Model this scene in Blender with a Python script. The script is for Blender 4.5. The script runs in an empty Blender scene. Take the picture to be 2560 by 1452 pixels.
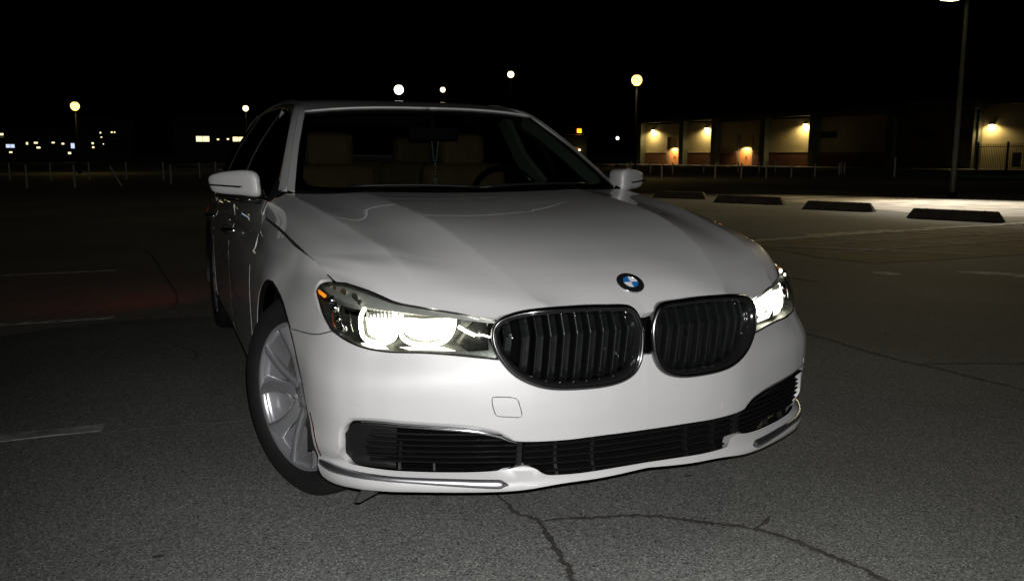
import bpy, bmesh, math, random
import numpy as np
from mathutils import Vector, Matrix
from mathutils.geometry import delaunay_2d_cdt
random.seed(7)
rad=math.radians
sc=bpy.context.scene
# ---------------- camera
GZ=.02                                   # the car's own frame sits this far above the world's ground
cam_d=bpy.data.cameras.new('camera'); cam=bpy.data.objects.new('camera',cam_d); sc.collection.objects.link(cam)
sc.camera=cam
cam_d.sensor_width=36; cam_d.lens=36*2175/2560; cam_d.clip_start=.05; cam_d.clip_end=1200
cam.location=(-1.352,-2.118,1.157+GZ)
_y,_p,_r=rad(23.42),rad(8.79),rad(.15)
_f=Vector((math.sin(_y)*math.cos(_p),math.cos(_y)*math.cos(_p),-math.sin(_p)))
_rt=Vector((math.cos(_y),-math.sin(_y),0)); _u=_rt.cross(_f)
_rt,_u=math.cos(_r)*_rt+math.sin(_r)*_u,-math.sin(_r)*_rt+math.cos(_r)*_u
cam.rotation_euler=Matrix((( _rt.x,_u.x,-_f.x),(_rt.y,_u.y,-_f.y),(_rt.z,_u.z,-_f.z))).to_euler()
# ---------------- night sky
w=bpy.data.worlds.new('World'); sc.world=w; w.use_nodes=True
nt=w.node_tree; bg=nt.nodes['Background']
sky=nt.nodes.new('ShaderNodeTexSky'); sky.sky_type='NISHITA'; sky.sun_disc=False
sky.sun_elevation=rad(-4); sky.sun_rotation=rad(200)
nt.links.new(sky.outputs[0],bg.inputs[0]); bg.inputs[1].default_value=.03
# ---------------- added faint fill, low from behind the camera, to lift the far posts
su_d=bpy.data.lights.new('low_fill','SUN'); su_d.energy=.034; su_d.angle=rad(6); su_d.color=(.95,1,.9)
su=bpy.data.objects.new('low_fill',su_d); sc.collection.objects.link(su); su.rotation_euler=Vector((.06,1,-.12)).to_track_quat('-Z','Y').to_euler()
# ---------------- the camera's own flash
fl_d=bpy.data.lights.new('flash','SPOT'); fl_d.energy=300; fl_d.color=(1,.985,.97)
fl_d.spot_size=rad(102); fl_d.spot_blend=1.0; fl_d.shadow_soft_size=.004
fl=bpy.data.objects.new('flash',fl_d); sc.collection.objects.link(fl)
fl.location=Vector((-1.352,-2.118,1.157+GZ))+_u*.045+_rt*.012
fdir=Vector((-.02,.1,.38+GZ))-fl.location
fl.rotation_euler=fdir.to_track_quat('-Z','Y').to_euler()
sc.view_settings.view_transform='Standard'; sc.view_settings.look='None'
sc.view_settings.exposure=0; sc.view_settings.gamma=1
try: sc.view_settings.use_curve_mapping=False
except Exception: pass
sc.render.engine='CYCLES'; sc.cycles.caustics_reflective=False; sc.cycles.caustics_refractive=False
sc.cycles.transparent_max_bounces=16

# ---------------- materials
def new_mat(n):
    m=bpy.data.materials.new(n); m.use_nodes=True; return m,m.node_tree,m.node_tree.nodes['Principled BSDF']
def node(nt,t,**k):
    n=nt.nodes.new(t)
    for a,b in k.items(): setattr(n,a,b)
    return n
def pmat(name,col,rough=.5,metal=0,coat=0,coat_r=.03,noise=0,nscale=40,bump=0,bscale=80,emis=None,estr=0,alpha=None,spec=None,detail=4):
    m,nt,b=new_mat(name)
    b.inputs['Base Color'].default_value=(*col,1); b.inputs['Roughness'].default_value=rough; b.inputs['Metallic'].default_value=metal
    b.inputs['Coat Weight'].default_value=coat; b.inputs['Coat Roughness'].default_value=coat_r
    if spec is not None: b.inputs['Specular IOR Level'].default_value=spec
    if emis: b.inputs['Emission Color'].default_value=(*emis,1); b.inputs['Emission Strength'].default_value=estr
    if noise or bump:
        tc=node(nt,'ShaderNodeTexCoord')
        if noise:
            t=node(nt,'ShaderNodeTexNoise'); t.inputs['Scale'].default_value=nscale; t.inputs['Detail'].default_value=detail
            nt.links.new(tc.outputs['Object'],t.inputs['Vector'])
            r=node(nt,'ShaderNodeMapRange'); r.inputs[1].default_value=.3; r.inputs[2].default_value=.7
            r.inputs[3].default_value=1-noise; r.inputs[4].default_value=1+noise
            nt.links.new(t.outputs[0],r.inputs[0])
            mx=node(nt,'ShaderNodeVectorMath',operation='SCALE'); mx.inputs[0].default_value=col
            nt.links.new(r.outputs[0],mx.inputs['Scale']); nt.links.new(mx.outputs[0],b.inputs['Base Color'])
        if bump:
            t2=node(nt,'ShaderNodeTexNoise'); t2.inputs['Scale'].default_value=bscale; t2.inputs['Detail'].default_value=3
            nt.links.new(tc.outputs['Object'],t2.inputs['Vector'])
            bp=node(nt,'ShaderNodeBump'); bp.inputs['Strength'].default_value=bump; bp.inputs['Distance'].default_value=.01
            nt.links.new(t2.outputs[0],bp.inputs['Height']); nt.links.new(bp.outputs[0],b.inputs['Normal'])
    return m
def emat(name,col,s):
    m,nt,b=new_mat(name); b.inputs['Base Color'].default_value=(*[min(1,c) for c in col],1)
    b.inputs['Emission Color'].default_value=(*col,1); b.inputs['Emission Strength'].default_value=s; return m
def gmat(name,tint,refl=.06,rough=.02):
    """thin glass: clear with tint, fresnel reflection on top"""
    m,nt,b=new_mat(name); nt.nodes.remove(b); out=nt.nodes['Material Output']
    t=node(nt,'ShaderNodeBsdfTransparent'); t.inputs[0].default_value=(*tint,1)
    g=node(nt,'ShaderNodeBsdfGlossy'); g.inputs['Roughness'].default_value=rough
    f=node(nt,'ShaderNodeFresnel'); f.inputs[0].default_value=1.45
    gm=node(nt,'ShaderNodeNewGeometry'); mm=node(nt,'ShaderNodeMath',operation='MULTIPLY_ADD'); mm.inputs[1].default_value=1/1.45-1.45; mm.inputs[2].default_value=1.45
    nt.links.new(gm.outputs['Backfacing'],mm.inputs[0]); nt.links.new(mm.outputs[0],f.inputs[0])
    mx=node(nt,'ShaderNodeMixShader')
    nt.links.new(f.outputs[0],mx.inputs[0]); nt.links.new(t.outputs[0],mx.inputs[1]); nt.links.new(g.outputs[0],mx.inputs[2])
    nt.links.new(mx.outputs[0],out.inputs[0]); return m
M={}
# white paint with the faint dust specks the flash picks out
def paint():
    m,nt,b=new_mat('white_paint')
    tc=node(nt,'ShaderNodeTexCoord')
    n1=node(nt,'ShaderNodeTexNoise'); n1.inputs['Scale'].default_value=3.2; n1.inputs['Detail'].default_value=6
    nt.links.new(tc.outputs['Object'],n1.inputs['Vector'])
    r1=node(nt,'ShaderNodeValToRGB'); r1.color_ramp.elements[0].position=.3; r1.color_ramp.elements[1].position=.72
    r1.color_ramp.elements[0].color=(.60,.60,.60,1); r1.color_ramp.elements[1].color=(.65,.65,.655,1)
    nt.links.new(n1.outputs[0],r1.inputs[0])
    v=node(nt,'ShaderNodeTexVoronoi'); v.inputs['Scale'].default_value=26; nt.links.new(tc.outputs['Object'],v.inputs['Vector'])
    lt=node(nt,'ShaderNodeMath',operation='LESS_THAN'); lt.inputs[1].default_value=.045; nt.links.new(v.outputs['Distance'],lt.inputs[0])
    n2=node(nt,'ShaderNodeTexNoise'); n2.inputs['Scale'].default_value=5; nt.links.new(tc.outputs['Object'],n2.inputs['Vector'])
    gt=node(nt,'ShaderNodeMath',operation='GREATER_THAN'); gt.inputs[1].default_value=.58; nt.links.new(n2.outputs[0],gt.inputs[0])
    mu=node(nt,'ShaderNodeMath',operation='MULTIPLY'); nt.links.new(lt.outputs[0],mu.inputs[0]); nt.links.new(gt.outputs[0],mu.inputs[1])
    mu2=node(nt,'ShaderNodeMath',operation='MULTIPLY'); mu2.inputs[1].default_value=.35; nt.links.new(mu.outputs[0],mu2.inputs[0])
    mx=node(nt,'ShaderNodeMix',data_type='RGBA'); mx.inputs[7].default_value=(.22,.19,.16,1)
    nt.links.new(mu2.outputs[0],mx.inputs[0]); nt.links.new(r1.outputs[0],mx.inputs[6]); nt.links.new(mx.outputs[2],b.inputs['Base Color'])
    b.inputs['Roughness'].default_value=.5; b.inputs['Metallic'].default_value=.12; b.inputs['Coat Weight'].default_value=1; b.inputs['Coat IOR'].default_value=1.9; b.inputs['Coat Roughness'].default_value=.02
    return m
M['paint']=paint()
M['dark']=pmat('black_plastic',(.007,.007,.007),.5,spec=.3,noise=.2,nscale=60)
M['gloss']=pmat('gloss_black',(.01,.01,.011),.12,coat=.6,coat_r=.02)
M['flap']=pmat('worn_rubber',(.03,.03,.03),.8,noise=.3,nscale=60)
M['void']=pmat('engine_bay_black',(.003,.003,.003),1,spec=0)
M['strip']=pmat('brushed_trim',(.60,.61,.65),.38,metal=1,noise=.15,nscale=260)
M['satin']=pmat('satin_chrome',(.22,.22,.23),.22,metal=1,noise=.12,nscale=260)
M['chrome']=pmat('chrome',(.66,.67,.70),.13,metal=1,noise=.08,nscale=220)
M['dchrome']=pmat('smoked_chrome',(.16,.165,.17),.14,metal=1,noise=.1,nscale=90)
M['slat']=pmat('grille_black_chrome',(.07,.074,.076),.2,metal=.9,coat=.4,noise=.2,nscale=50)
M['seam']=pmat('panel_gap',(.01,.01,.01),.7)
M['glass']=gmat('windscreen_glass',(.26,.31,.27),rough=.01)
M['sglass']=gmat('tinted_side_glass',(.03,.035,.03),rough=.01)
M['lens']=gmat('headlight_lens',(.93,.94,.93),rough=.015)
M['house']=pmat('lamp_housing',(.085,.09,.08),.28,metal=.7,noise=.25,nscale=60)
M['hchrome']=pmat('lamp_reflector',(.75,.75,.73),.12,metal=1)
M['led']=emat('led_white',(1,.95,.78),9)
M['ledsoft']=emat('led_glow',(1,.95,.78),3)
M['lamplens']=emat('projector_lens_lit',(1,.96,.82),7)
M['amber']=pmat('amber_marker',(.7,.18,.01),.3,emis=(1,.28,.02),estr=.9)
M['redrefl']=pmat('dark_red_reflector',(.07,.008,.006),.25,coat=.5)
M['amberdk']=pmat('amber_reflector',(.35,.06,.01),.25,metal=.3)
M['tail']=emat('tail_lamp_red',(1,.03,.01),.12)
M['tyre']=pmat('tyre_rubber',(.008,.008,.008),.75,noise=.25,nscale=30,bump=.3,bscale=120)
M['alloy']=pmat('silver_alloy',(.58,.59,.62),.25,metal=.7,noise=.05,nscale=15,coat=.4)
M['iron']=pmat('brake_iron',(.30,.28,.26),.5,metal=.8,noise=.2,nscale=40)
M['beige']=pmat('beige_leather',(.30,.165,.085),.6,noise=.15,nscale=18,bump=.2,bscale=60)
M['headl']=pmat('headliner',(.30,.30,.28),.9,noise=.1,nscale=30)
M['dash']=pmat('dashboard_black',(.012,.012,.013),.7,noise=.3,nscale=25)
M['blue']=pmat('emblem_blue',(.01,.14,.42),.25,coat=1)
M['ewhite']=pmat('emblem_white',(.75,.76,.78),.25,coat=1)
M['bead']=pmat('glass_bead',(.6,.68,.68),.15,noise=.1,nscale=50)
#==MATEND

#==SURF
import numpy as np
def herm_w(knots, xq, crease=()):
    """weights (q x n) of a local cubic interpolation through knots; one-sided tangents at crease knots"""
    k=np.asarray(knots,float); n=len(k); xq=np.atleast_1d(np.asarray(xq,float))
    T=np.zeros((n,n)); TL=np.zeros((n,n)); TR=np.zeros((n,n))
    for i in range(n):
        if i>0: sl=np.zeros(n); sl[i]=1/(k[i]-k[i-1]); sl[i-1]=-sl[i]
        if i<n-1: sr=np.zeros(n); sr[i+1]=1/(k[i+1]-k[i]); sr[i]=-sr[i+1]
        if i==0: TL[i]=TR[i]=sr
        elif i==n-1: TL[i]=TR[i]=sl
        elif i in crease: TL[i]=sl; TR[i]=sr
        else:
            h0=k[i]-k[i-1]; h1=k[i+1]-k[i]
            TL[i]=TR[i]=(sl*h1+sr*h0)/(h0+h1)
    xc=np.clip(xq,k[0],k[-1])
    j=np.clip(np.searchsorted(k,xc,side='right')-1,0,n-2)
    h=k[j+1]-k[j]; t=(xc-k[j])/h
    h00=2*t**3-3*t**2+1; h10=t**3-2*t**2+t; h01=-2*t**3+3*t**2; h11=t**3-t**2
    W=np.zeros((len(xq),n)); r=np.arange(len(xq))
    W+= (h10*h)[:,None]*TR[j] + (h11*h)[:,None]*TL[j+1]
    W[r,j]+=h00; W[r,j+1]+=h01
    # linear extrapolation
    d=xq-xc; lo=d<0; hi=d>0
    W[lo]+=d[lo,None]*TR[0]; W[hi]+=d[hi,None]*TL[n-1]
    return W
class Surf:
    def __init__(s,P,ku,kv,cu=(),cv=()):
        s.P=np.asarray(P,float); s.ku=ku; s.kv=kv; s.cu=cu; s.cv=cv
    def __call__(s,u,v):
        a=herm_w(s.ku,u,s.cu); b=herm_w(s.kv,v,s.cv)
        return np.einsum('qi,ijk,qj->qk',a,s.P,b)
    def normal(s,u,v,e=2e-3):
        u=np.atleast_1d(np.asarray(u,float)); v=np.atleast_1d(np.asarray(v,float))
        eu=e*(s.ku[-1]-s.ku[0]); ev=e*(s.kv[-1]-s.kv[0])
        du=s(u+eu,v)-s(u-eu,v); dv=s(u,v+ev)-s(u,v-ev)
        n=np.cross(du,dv); return n/np.maximum(np.linalg.norm(n,axis=1,keepdims=True),1e-12)
# ---- lower body: plan curves (half width a, distance behind the nose y) at rising heights
SK=[0,.12,.24,.36,.46,.56,.66,.75,.82,.87,.91,.96,1.10,1.30,1.60,1.90,2.50,3.50,4.50,5.10,5.45,5.65,6.0]
def back(a,y0=0.0): return [(a,1.2),(a-.006,1.5),(a-.020,2.1),(a-.042,3.1),(a-.055,4.1),(a-.09,4.72),(a-.17,5.08-y0),(a-.30,5.20-y0),(0,5.25-y0)]
R45=[(0,0),(.12,.0035),(.24,.016),(.36,.042),(.46,.078),(.56,.120),(.66,.168),(.75,.220),(.82,.280),(.87,.350),(.898,.435),(.917,.54),(.940,.70),(.95,.9)]
R45b=[(0,0),(.12,.0035),(.24,.016),(.36,.042),(.46,.078),(.56,.119),(.66,.164),(.75,.211),(.82,.258),(.87,.314),(.903,.395),(.922,.51),(.941,.68),(.95,.9)]
R45m=[((a+c)/2,(b+d)/2) for (a,b),(c,d) in zip(R45,R45b)]
def off(R,d,da=0): return [(a+da*min(1,a/.9)**6,y+(d if np.isscalar(d) else np.interp(a,[0,.3,.45,.8,.95],d))) for a,y in R]
NR=[ (.165, off(R45,[.05,.05,.05,.06,.03],-.05)+back(.90)),
     (.195, off(R45,[-.005,-.005,-.005,.0,0],-.012)+back(.92)),
     (.215, off(R45,[-.012,-.018,-.025,-.022,-.005],-.003)+back(.925)),
     (.245, off(R45,[-.010,-.012,-.022,-.020,-.004],-.002)+back(.93)),
     (.268, off(R45,[.006,.004,.010,.020,.004],0)+back(.94)),
     (.30, off(R45m,[.010,.008,.010,.012,.003],0)+back(.945)),
     (.36, off(R45m,[.004,.004,.0,.0,.002],0)+back(.948)),
     (.45, off(R45b,[-.004,-.004,-.003,0,0],0)+back(.95)),
     (.53, off(R45b,[.003,.003,.005,.007,.006],0)+back(.952)),
     (.60, [(0,.012),(.12,.016),(.24,.030),(.36,.056),(.455,.094),(.55,.142),(.645,.192),(.73,.245),(.80,.293),(.85,.352),(.885,.432),(.915,.555),(.94,.74),(.952,.92)]+back(.953)),
     (.69, [(0,.022),(.12,.028),(.24,.042),(.36,.068),(.45,.098),(.54,.146),(.625,.202),(.70,.252),(.766,.290),(.818,.336),(.856,.395),(.89,.515),(.932,.77),(.952,.93)]+back(.950,.02)),
     (.75, [(0,.05),(.12,.055),(.24,.065),(.35,.085),(.44,.113),(.525,.157),(.605,.21),(.675,.264),(.736,.302),(.784,.338),(.824,.388),(.860,.475),(.905,.765),(.938,.93)]+back(.942,.03)),
     (.80, [(0,.12),(.12,.125),(.24,.13),(.34,.15),(.43,.17),(.51,.205),(.58,.25),(.65,.30),(.71,.375),(.765,.455),(.805,.535),(.842,.612),(.883,.765),(.910,.93)]+back(.920,.04)),
     (.85, [(0,.2),(.12,.2),(.24,.21),(.34,.22),(.43,.24),(.50,.27),(.57,.31),(.63,.36),(.69,.42),(.745,.49),(.785,.56),(.82,.64),(.862,.78),(.889,.94)]+back(.908,.05)),
     (.89, [(0,.25),(.11,.25),(.22,.26),(.32,.27),(.41,.29),(.48,.32),(.55,.36),(.61,.41),(.67,.47),(.725,.54),(.76,.61),(.795,.69),(.835,.81),(.858,.96),(.877,1.2),(.890,1.5),(.892,2.1),(.880,3.1),(.862,4.1),(.81,4.72),(.72,5.0),(.55,5.1),(0,5.15)]),
     (.93, [(0,.3),(.10,.3),(.20,.31),(.30,.32),(.39,.34),(.46,.37),(.53,.41),(.59,.46),(.65,.52),(.70,.59),(.735,.66),(.77,.74),(.805,.86),(.83,1.0),(.852,1.22),(.871,1.5),(.875,2.1),(.862,3.1),(.843,4.1),(.79,4.7),(.70,4.95),(.54,5.05),(0,5.1)]),
     (.975,[(0,.35),(.10,.35),(.20,.36),(.30,.37),(.38,.39),(.45,.42),(.51,.46),(.57,.51),(.62,.57),(.67,.64),(.70,.71),(.735,.79),(.77,.91),(.79,1.04),(.815,1.25),(.845,1.52),(.852,2.1),(.838,3.1),(.818,4.1),(.76,4.6),(.66,4.85),(.5,4.95),(0,5.0)]),
]
NZ=[r[0] for r in NR]
NP=np.zeros((len(SK),len(NZ),3))
for j,(z,row) in enumerate(NR):
    assert len(row)==len(SK),(z,len(row))
    for i,(a,y) in enumerate(row): NP[i,j]=(a,y,z)
N=Surf(NP,SK,NZ)
# ---- bonnet: long curves from the nose to the cowl
HK=[0,.16,.33,.47,.62,.74,.86]
HC=[ [(0,-.03,.655),(0,.03,.712),(0,.10,.772),(0,.18,.816),(0,.33,.868),(0,.62,.931),(0,.98,.974),(0,1.36,1.004)],
     [(.15,-.02,.675),(.155,.04,.730),(.16,.105,.778),(.165,.185,.817),(.175,.335,.868),(.19,.62,.932),(.20,.98,.976),(.21,1.365,1.005)],
     [(.27,-.015,.695),(.30,.042,.736),(.325,.10,.762),(.347,.177,.797),(.39,.326,.858),(.432,.63,.938),(.463,.98,.981),(.487,1.39,1.009)],
     [(.435,.03,.66),(.452,.10,.716),(.47,.16,.764),(.495,.24,.805),(.53,.36,.848),(.57,.67,.914),(.60,1.0,.958),(.63,1.43,1.002)],
     [(.585,.13,.675),(.60,.192,.734),(.609,.245,.779),(.622,.32,.824),(.642,.44,.864),(.685,.68,.909),(.73,1.0,.958),(.785,1.50,1.003)],
     [(.695,.25,.70),(.722,.315,.765),(.733,.365,.802),(.748,.435,.833),(.768,.55,.857),(.79,.75,.892),(.82,1.05,.928),(.85,1.52,.965)],
     [(.785,.44,.745),(.81,.519,.782),(.835,.573,.812),(.846,.65,.831),(.855,.729,.846),(.868,.96,.877),(.872,1.15,.892),(.875,1.53,.915)] ]
HV=[0,.09,.18,.28,.45,.78,1.14,1.52]
Hd=Surf(HC,HK,HV,cu=(2,4))
def inv(S,target,ax,ur,vr,n=160):
    """find (u,v) whose point matches target in the two axes ax"""
    u,v=np.meshgrid(np.linspace(*ur,n),np.linspace(*vr,n),indexing='ij'); u=u.ravel();v=v.ravel()
    X=S(u,v)[:,ax]; out=[]
    for t in np.atleast_2d(np.asarray(target,float)):
        k=np.argmin(((X-t)**2).sum(1)); p=np.array([u[k],v[k]])
        for _ in range(12):
            e=1e-4; c=S(p[:1],p[1:])[0][ax]
            J=np.stack([(S(p[:1]+e,p[1:])[0][ax]-c)/e,(S(p[:1],p[1:]+e)[0][ax]-c)/e],1)
            try: d=np.linalg.solve(J,t-c)
            except np.linalg.LinAlgError: break
            p=p+np.clip(d,-.1,.1)
        out.append(p)
    return np.array(out)
#==END

# outlines on the body surfaces (position along the plan curve, height)
LAMP=[(0.9104,0.7822),(0.8834,0.7815),(0.837,0.7701),(0.7934,0.756),(0.752,0.7435),(0.6719,0.7344),(0.5687,0.7231),(0.4565,0.7095),(0.4526,0.6696),(0.4436,0.6241),(0.4346,0.5904),(0.4915,0.5944),(0.5658,0.6007),(0.6406,0.6047),(0.6937,0.6041),(0.7348,0.6041),(0.788,0.6103),(0.8399,0.6264),(0.883,0.6513),(0.9037,0.6724),(0.932,0.7047),(0.9641,0.7405),(0.9689,0.757),(0.9519,0.7733),(0.9313,0.7798)]
VISOR=[(0.9447,0.7659),(0.9015,0.7481),(0.8578,0.7368),(0.802,0.7244),(0.7435,0.7188),(0.654,0.7101),(0.5575,0.7022),(0.4561,0.694),(0.4562,0.7073),(0.568,0.7198),(0.6711,0.7317),(0.7509,0.7404),(0.7926,0.753),(0.837,0.7674),(0.8841,0.7789),(0.9113,0.7796),(0.9323,0.7772)]
ARCHF=[(0.408,0.227),(0.418,0.298),(0.447,0.403),(0.475,0.487),(0.532,0.549),(0.623,0.623),(0.725,0.684),(0.882,0.732)]
SEAM=[(0.9959,0.6181),(0.9436,0.624),(0.9143,0.6311),(0.898,0.6408),(0.8838,0.6511)]
KIDB=[(0.4346,0.5904),(0.425,0.5782),(0.3957,0.5492),(0.343,0.52),(0.2794,0.5069),(0.1809,0.505),(0.105,0.5125),(0.0542,0.5334),(0.027,0.5693),(0.0195,0.5849)]
INTOP=[(0.8462,0.3168),(0.8449,0.3504),(0.838,0.3809),(0.8255,0.3983),(0.8115,0.4068),(0.7495,0.4081),(0.6891,0.4034),(0.5971,0.3979),(0.5143,0.3912),(0.4511,0.3787),(0.4186,0.3635),(0.3891,0.3542),(0.2724,0.3534),(0.1508,0.3568)]
INBOT=[(0.8462,0.3168),(0.8416,0.296),(0.8232,0.2732),(0.7951,0.2681),(0.7466,0.2652),(0.6918,0.2637),(0.5946,0.2637),(0.49,0.2655),(0.4255,0.2702),(0.3812,0.2799),(0.3585,0.2782),(0.3393,0.2709),(0.3224,0.2596),(0.2991,0.2548),(0.2163,0.2535),(0.1012,0.2563)]
STRIP=[(0.896,0.2605),(0.89,0.2488),(0.8661,0.2454),(0.8225,0.2437),(0.7064,0.242),(0.5022,0.2367),(0.4413,0.2337),(0.4258,0.2364),(0.4415,0.2474),(0.4567,0.2493),(0.6009,0.2518),(0.7417,0.2546),(0.8186,0.2556),(0.8611,0.2625)]
BOT=[(0.025,0.2436),(0.1582,0.2367),(0.2811,0.2325),(0.3956,0.2212),(0.5019,0.2173),(0.6254,0.2152),(0.7067,0.2126),(0.8052,0.2076),(0.8507,0.2048),(0.8999,0.1742),(0.9371,0.1685)]
COVER=[(0.4611,0.4801),(0.4576,0.4869),(0.4503,0.488),(0.4139,0.4866),(0.3982,0.483),(0.3922,0.475),(0.383,0.4379),(0.3851,0.4309),(0.3936,0.4288),(0.436,0.4317),(0.4465,0.433),(0.4538,0.44),(0.4597,0.4619)]
SENSOR=[(0.8133,0.4392),(0.2999,0.3872)]
HOOD=[(0.0029,0.0774),(0.0314,0.0765),(0.0629,0.0988),(0.1418,0.0996),(0.2282,0.101),(0.3517,0.0958),(0.4204,0.0932),(0.4567,0.0871),(0.4668,0.0811),(0.559,0.0877),(0.6419,0.0827),(0.7005,0.0736),(0.7273,0.0812),(0.7619,0.0931),(0.8174,0.0994),(0.859,0.0869),(0.8599,0.1802),(0.8592,0.456),(0.8598,0.7798),(0.8546,1.2362)]
U1=[(0.7526,0.345,0.7176),(0.7636,0.346,0.6945),(0.7671,0.339,0.6664),(0.7621,0.329,0.6358),(0.7434,0.315,0.6228),(0.7107,0.295,0.6205),(0.6852,0.283,0.6338),(0.6773,0.284,0.6578),(0.6754,0.293,0.6914),(0.6768,0.303,0.717)]
L1=[(0.7412,0.336,0.6947),(0.7457,0.33,0.6664),(0.7422,0.323,0.6401),(0.719,0.308,0.6293),(0.6929,0.294,0.6346),(0.6823,0.292,0.6567),(0.6781,0.304,0.6992)]
U2=[(0.6616,0.282,0.7017),(0.6668,0.274,0.6706),(0.664,0.265,0.6403),(0.6413,0.246,0.6233),(0.5929,0.217,0.6204),(0.5578,0.199,0.6328),(0.539,0.19,0.6587),(0.5315,0.19,0.6861),(0.5323,0.194,0.7017)]
L2=[(0.6483,0.275,0.6891),(0.6526,0.27,0.6644),(0.6481,0.262,0.6443),(0.6238,0.244,0.634),(0.5884,0.223,0.6329),(0.5598,0.207,0.6478),(0.5464,0.203,0.6744),(0.5452,0.206,0.6913),(0.6047,0.245,0.6888)]
BAR1=[(0.5256,0.173,0.6771),(0.5074,0.16,0.6642),(0.4853,0.148,0.6531)]
BAR2=[(0.4863,0.136,0.6566),(0.4659,0.126,0.6558),(0.4496,0.118,0.6502)]
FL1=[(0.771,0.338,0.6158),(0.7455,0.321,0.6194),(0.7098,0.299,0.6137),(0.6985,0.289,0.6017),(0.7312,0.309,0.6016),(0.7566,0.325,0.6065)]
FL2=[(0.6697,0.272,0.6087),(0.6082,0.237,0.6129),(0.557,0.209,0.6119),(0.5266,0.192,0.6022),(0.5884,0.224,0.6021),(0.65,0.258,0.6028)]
REFL=[(0.8337,0.424,0.7319),(0.8282,0.397,0.7119),(0.824,0.382,0.6843),(0.8152,0.361,0.6577)]
MARK=[(0.856,0.5,0.7523),(0.847,0.45,0.7432)]
MIR=[(1.0567,1.7737,1.045),(1.0559,1.7733,1.0617),(1.0447,1.7661,1.0751),(0.9986,1.7366,1.0888),(0.9202,1.6864,1.0959),(0.8816,1.6617,1.0879),(0.8674,1.6526,1.0681),(0.8641,1.6505,1.0384),(0.8675,1.6527,0.9869),(0.9424,1.7006,0.991),(1.0027,1.7392,0.9954),(1.0328,1.7584,1.0017),(1.0475,1.7679,1.0133)]
MIRS=[(1.0585,1.7749,1.0383),(0.9183,1.6852,1.0296),(0.9321,1.694,1.0228),(1.0588,1.7751,1.0316)]

# ---------------- mesh helpers
def link(o,parent=None):
    sc.collection.objects.link(o)
    if parent is not None: o.parent=parent
    return o
def mk(name,V,F,mat,parent=None,smooth=False,normals=None,kind=None):
    me=bpy.data.meshes.new(name); me.from_pydata([tuple(map(float,v)) for v in V],[],[tuple(map(int,f)) for f in F]); me.update()
    me.materials.append(M[mat] if isinstance(mat,str) else mat)
    if smooth: me.polygons.foreach_set('use_smooth',[True]*len(me.polygons))
    if normals is not None: me.normals_split_custom_set_from_vertices([tuple(map(float,n)) for n in normals])
    o=bpy.data.objects.new(name,me); link(o,parent)
    if kind: o['kind']=kind
    return o
def tag(o,label,cat,group=None):
    o['label']=label; o['category']=cat
    if group: o['group']=group
    return o
def empty(name,loc,label,cat,group=None,rz=0):
    o=bpy.data.objects.new(name,None); o.empty_display_size=.2; link(o); o.location=loc; o.rotation_euler=(0,0,rz)
    return tag(o,label,cat,group)
def box(c,s,R=None):
    V=[]; 
    for x in(-.5,.5):
        for y in(-.5,.5):
            for z in(-.5,.5): V.append(Vector((x*s[0],y*s[1],z*s[2])))
    if R is not None: V=[R@v for v in V]
    V=[tuple(v+Vector(c)) for v in V]
    return V,[(0,1,3,2),(4,6,7,5),(0,4,5,1),(2,3,7,6),(0,2,6,4),(1,5,7,3)]
def join(*parts):
    V=[];F=[]
    for v,f in parts:
        n=len(V); V+=list(v); F+=[tuple(i+n for i in q) for q in f]
    return V,F
def bevel(o,wd,seg=2,ang=40):
    m=o.modifiers.new('bevel','BEVEL'); m.width=wd; m.segments=seg; m.limit_method='ANGLE'; m.angle_limit=rad(ang); return o
def sweep(path,prof,normals,closed=False,cap=True,scale=None):
    """carry a profile [(lateral,out)] along a path; lateral = tangent x normal"""
    P=np.asarray(path,float); Nn=np.asarray(normals,float); n=len(P); V=[];m=len(prof)
    for i in range(n):
        a=P[(i-1)%n] if (closed or i>0) else P[i]; b=P[(i+1)%n] if (closed or i<n-1) else P[i]
        t=b-a; t/=max(np.linalg.norm(t),1e-9); nn=Nn[i]-t*(t@Nn[i]); nn/=max(np.linalg.norm(nn),1e-9); l=np.cross(t,nn)
        k=1 if scale is None else scale[i]
        for x,y in prof: V.append(P[i]+l*x*k+nn*y*k)
    F=[]
    for i in range(n if closed else n-1):
        j=(i+1)%n
        for q in range(m):
            r=(q+1)%m; F.append((i*m+q,i*m+r,j*m+r,j*m+q))
    if not closed and cap: F.append(tuple(range(m))[::-1]); F.append(tuple((n-1)*m+q for q in range(m)))
    return V,F
def circ(r,n=10,sx=1,sy=1,ph=0): return [(r*sx*math.cos(ph+2*math.pi*i/n),r*sy*math.sin(ph+2*math.pi*i/n)) for i in range(n)]
def rrect(w,h,r,n=4):
    out=[]
    for cx,cy,a0 in((w/2-r,h/2-r,0),(-w/2+r,h/2-r,90),(-w/2+r,-h/2+r,180),(w/2-r,-h/2+r,270)):
        for k in range(n+1):
            a=rad(a0+90*k/n); out.append((cx+r*math.cos(a),cy+r*math.sin(a)))
    return out
def lathe(prof,n=48,axis='x'):
    """prof [(r, along)] turned about the x axis"""
    V=[];m=len(prof)
    for i in range(n):
        a=2*math.pi*i/n
        for r,t in prof: V.append((t,r*math.cos(a),r*math.sin(a)) if axis=='x' else (r*math.cos(a),r*math.sin(a),t))
    F=[]
    for i in range(n):
        j=(i+1)%n
        for q in range(m-1): F.append((i*m+q,i*m+q+1,j*m+q+1,j*m+q))
    return V,F
def xform(VF,Mx): return [tuple(Mx@Vector(v)) for v in VF[0]],VF[1]
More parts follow.
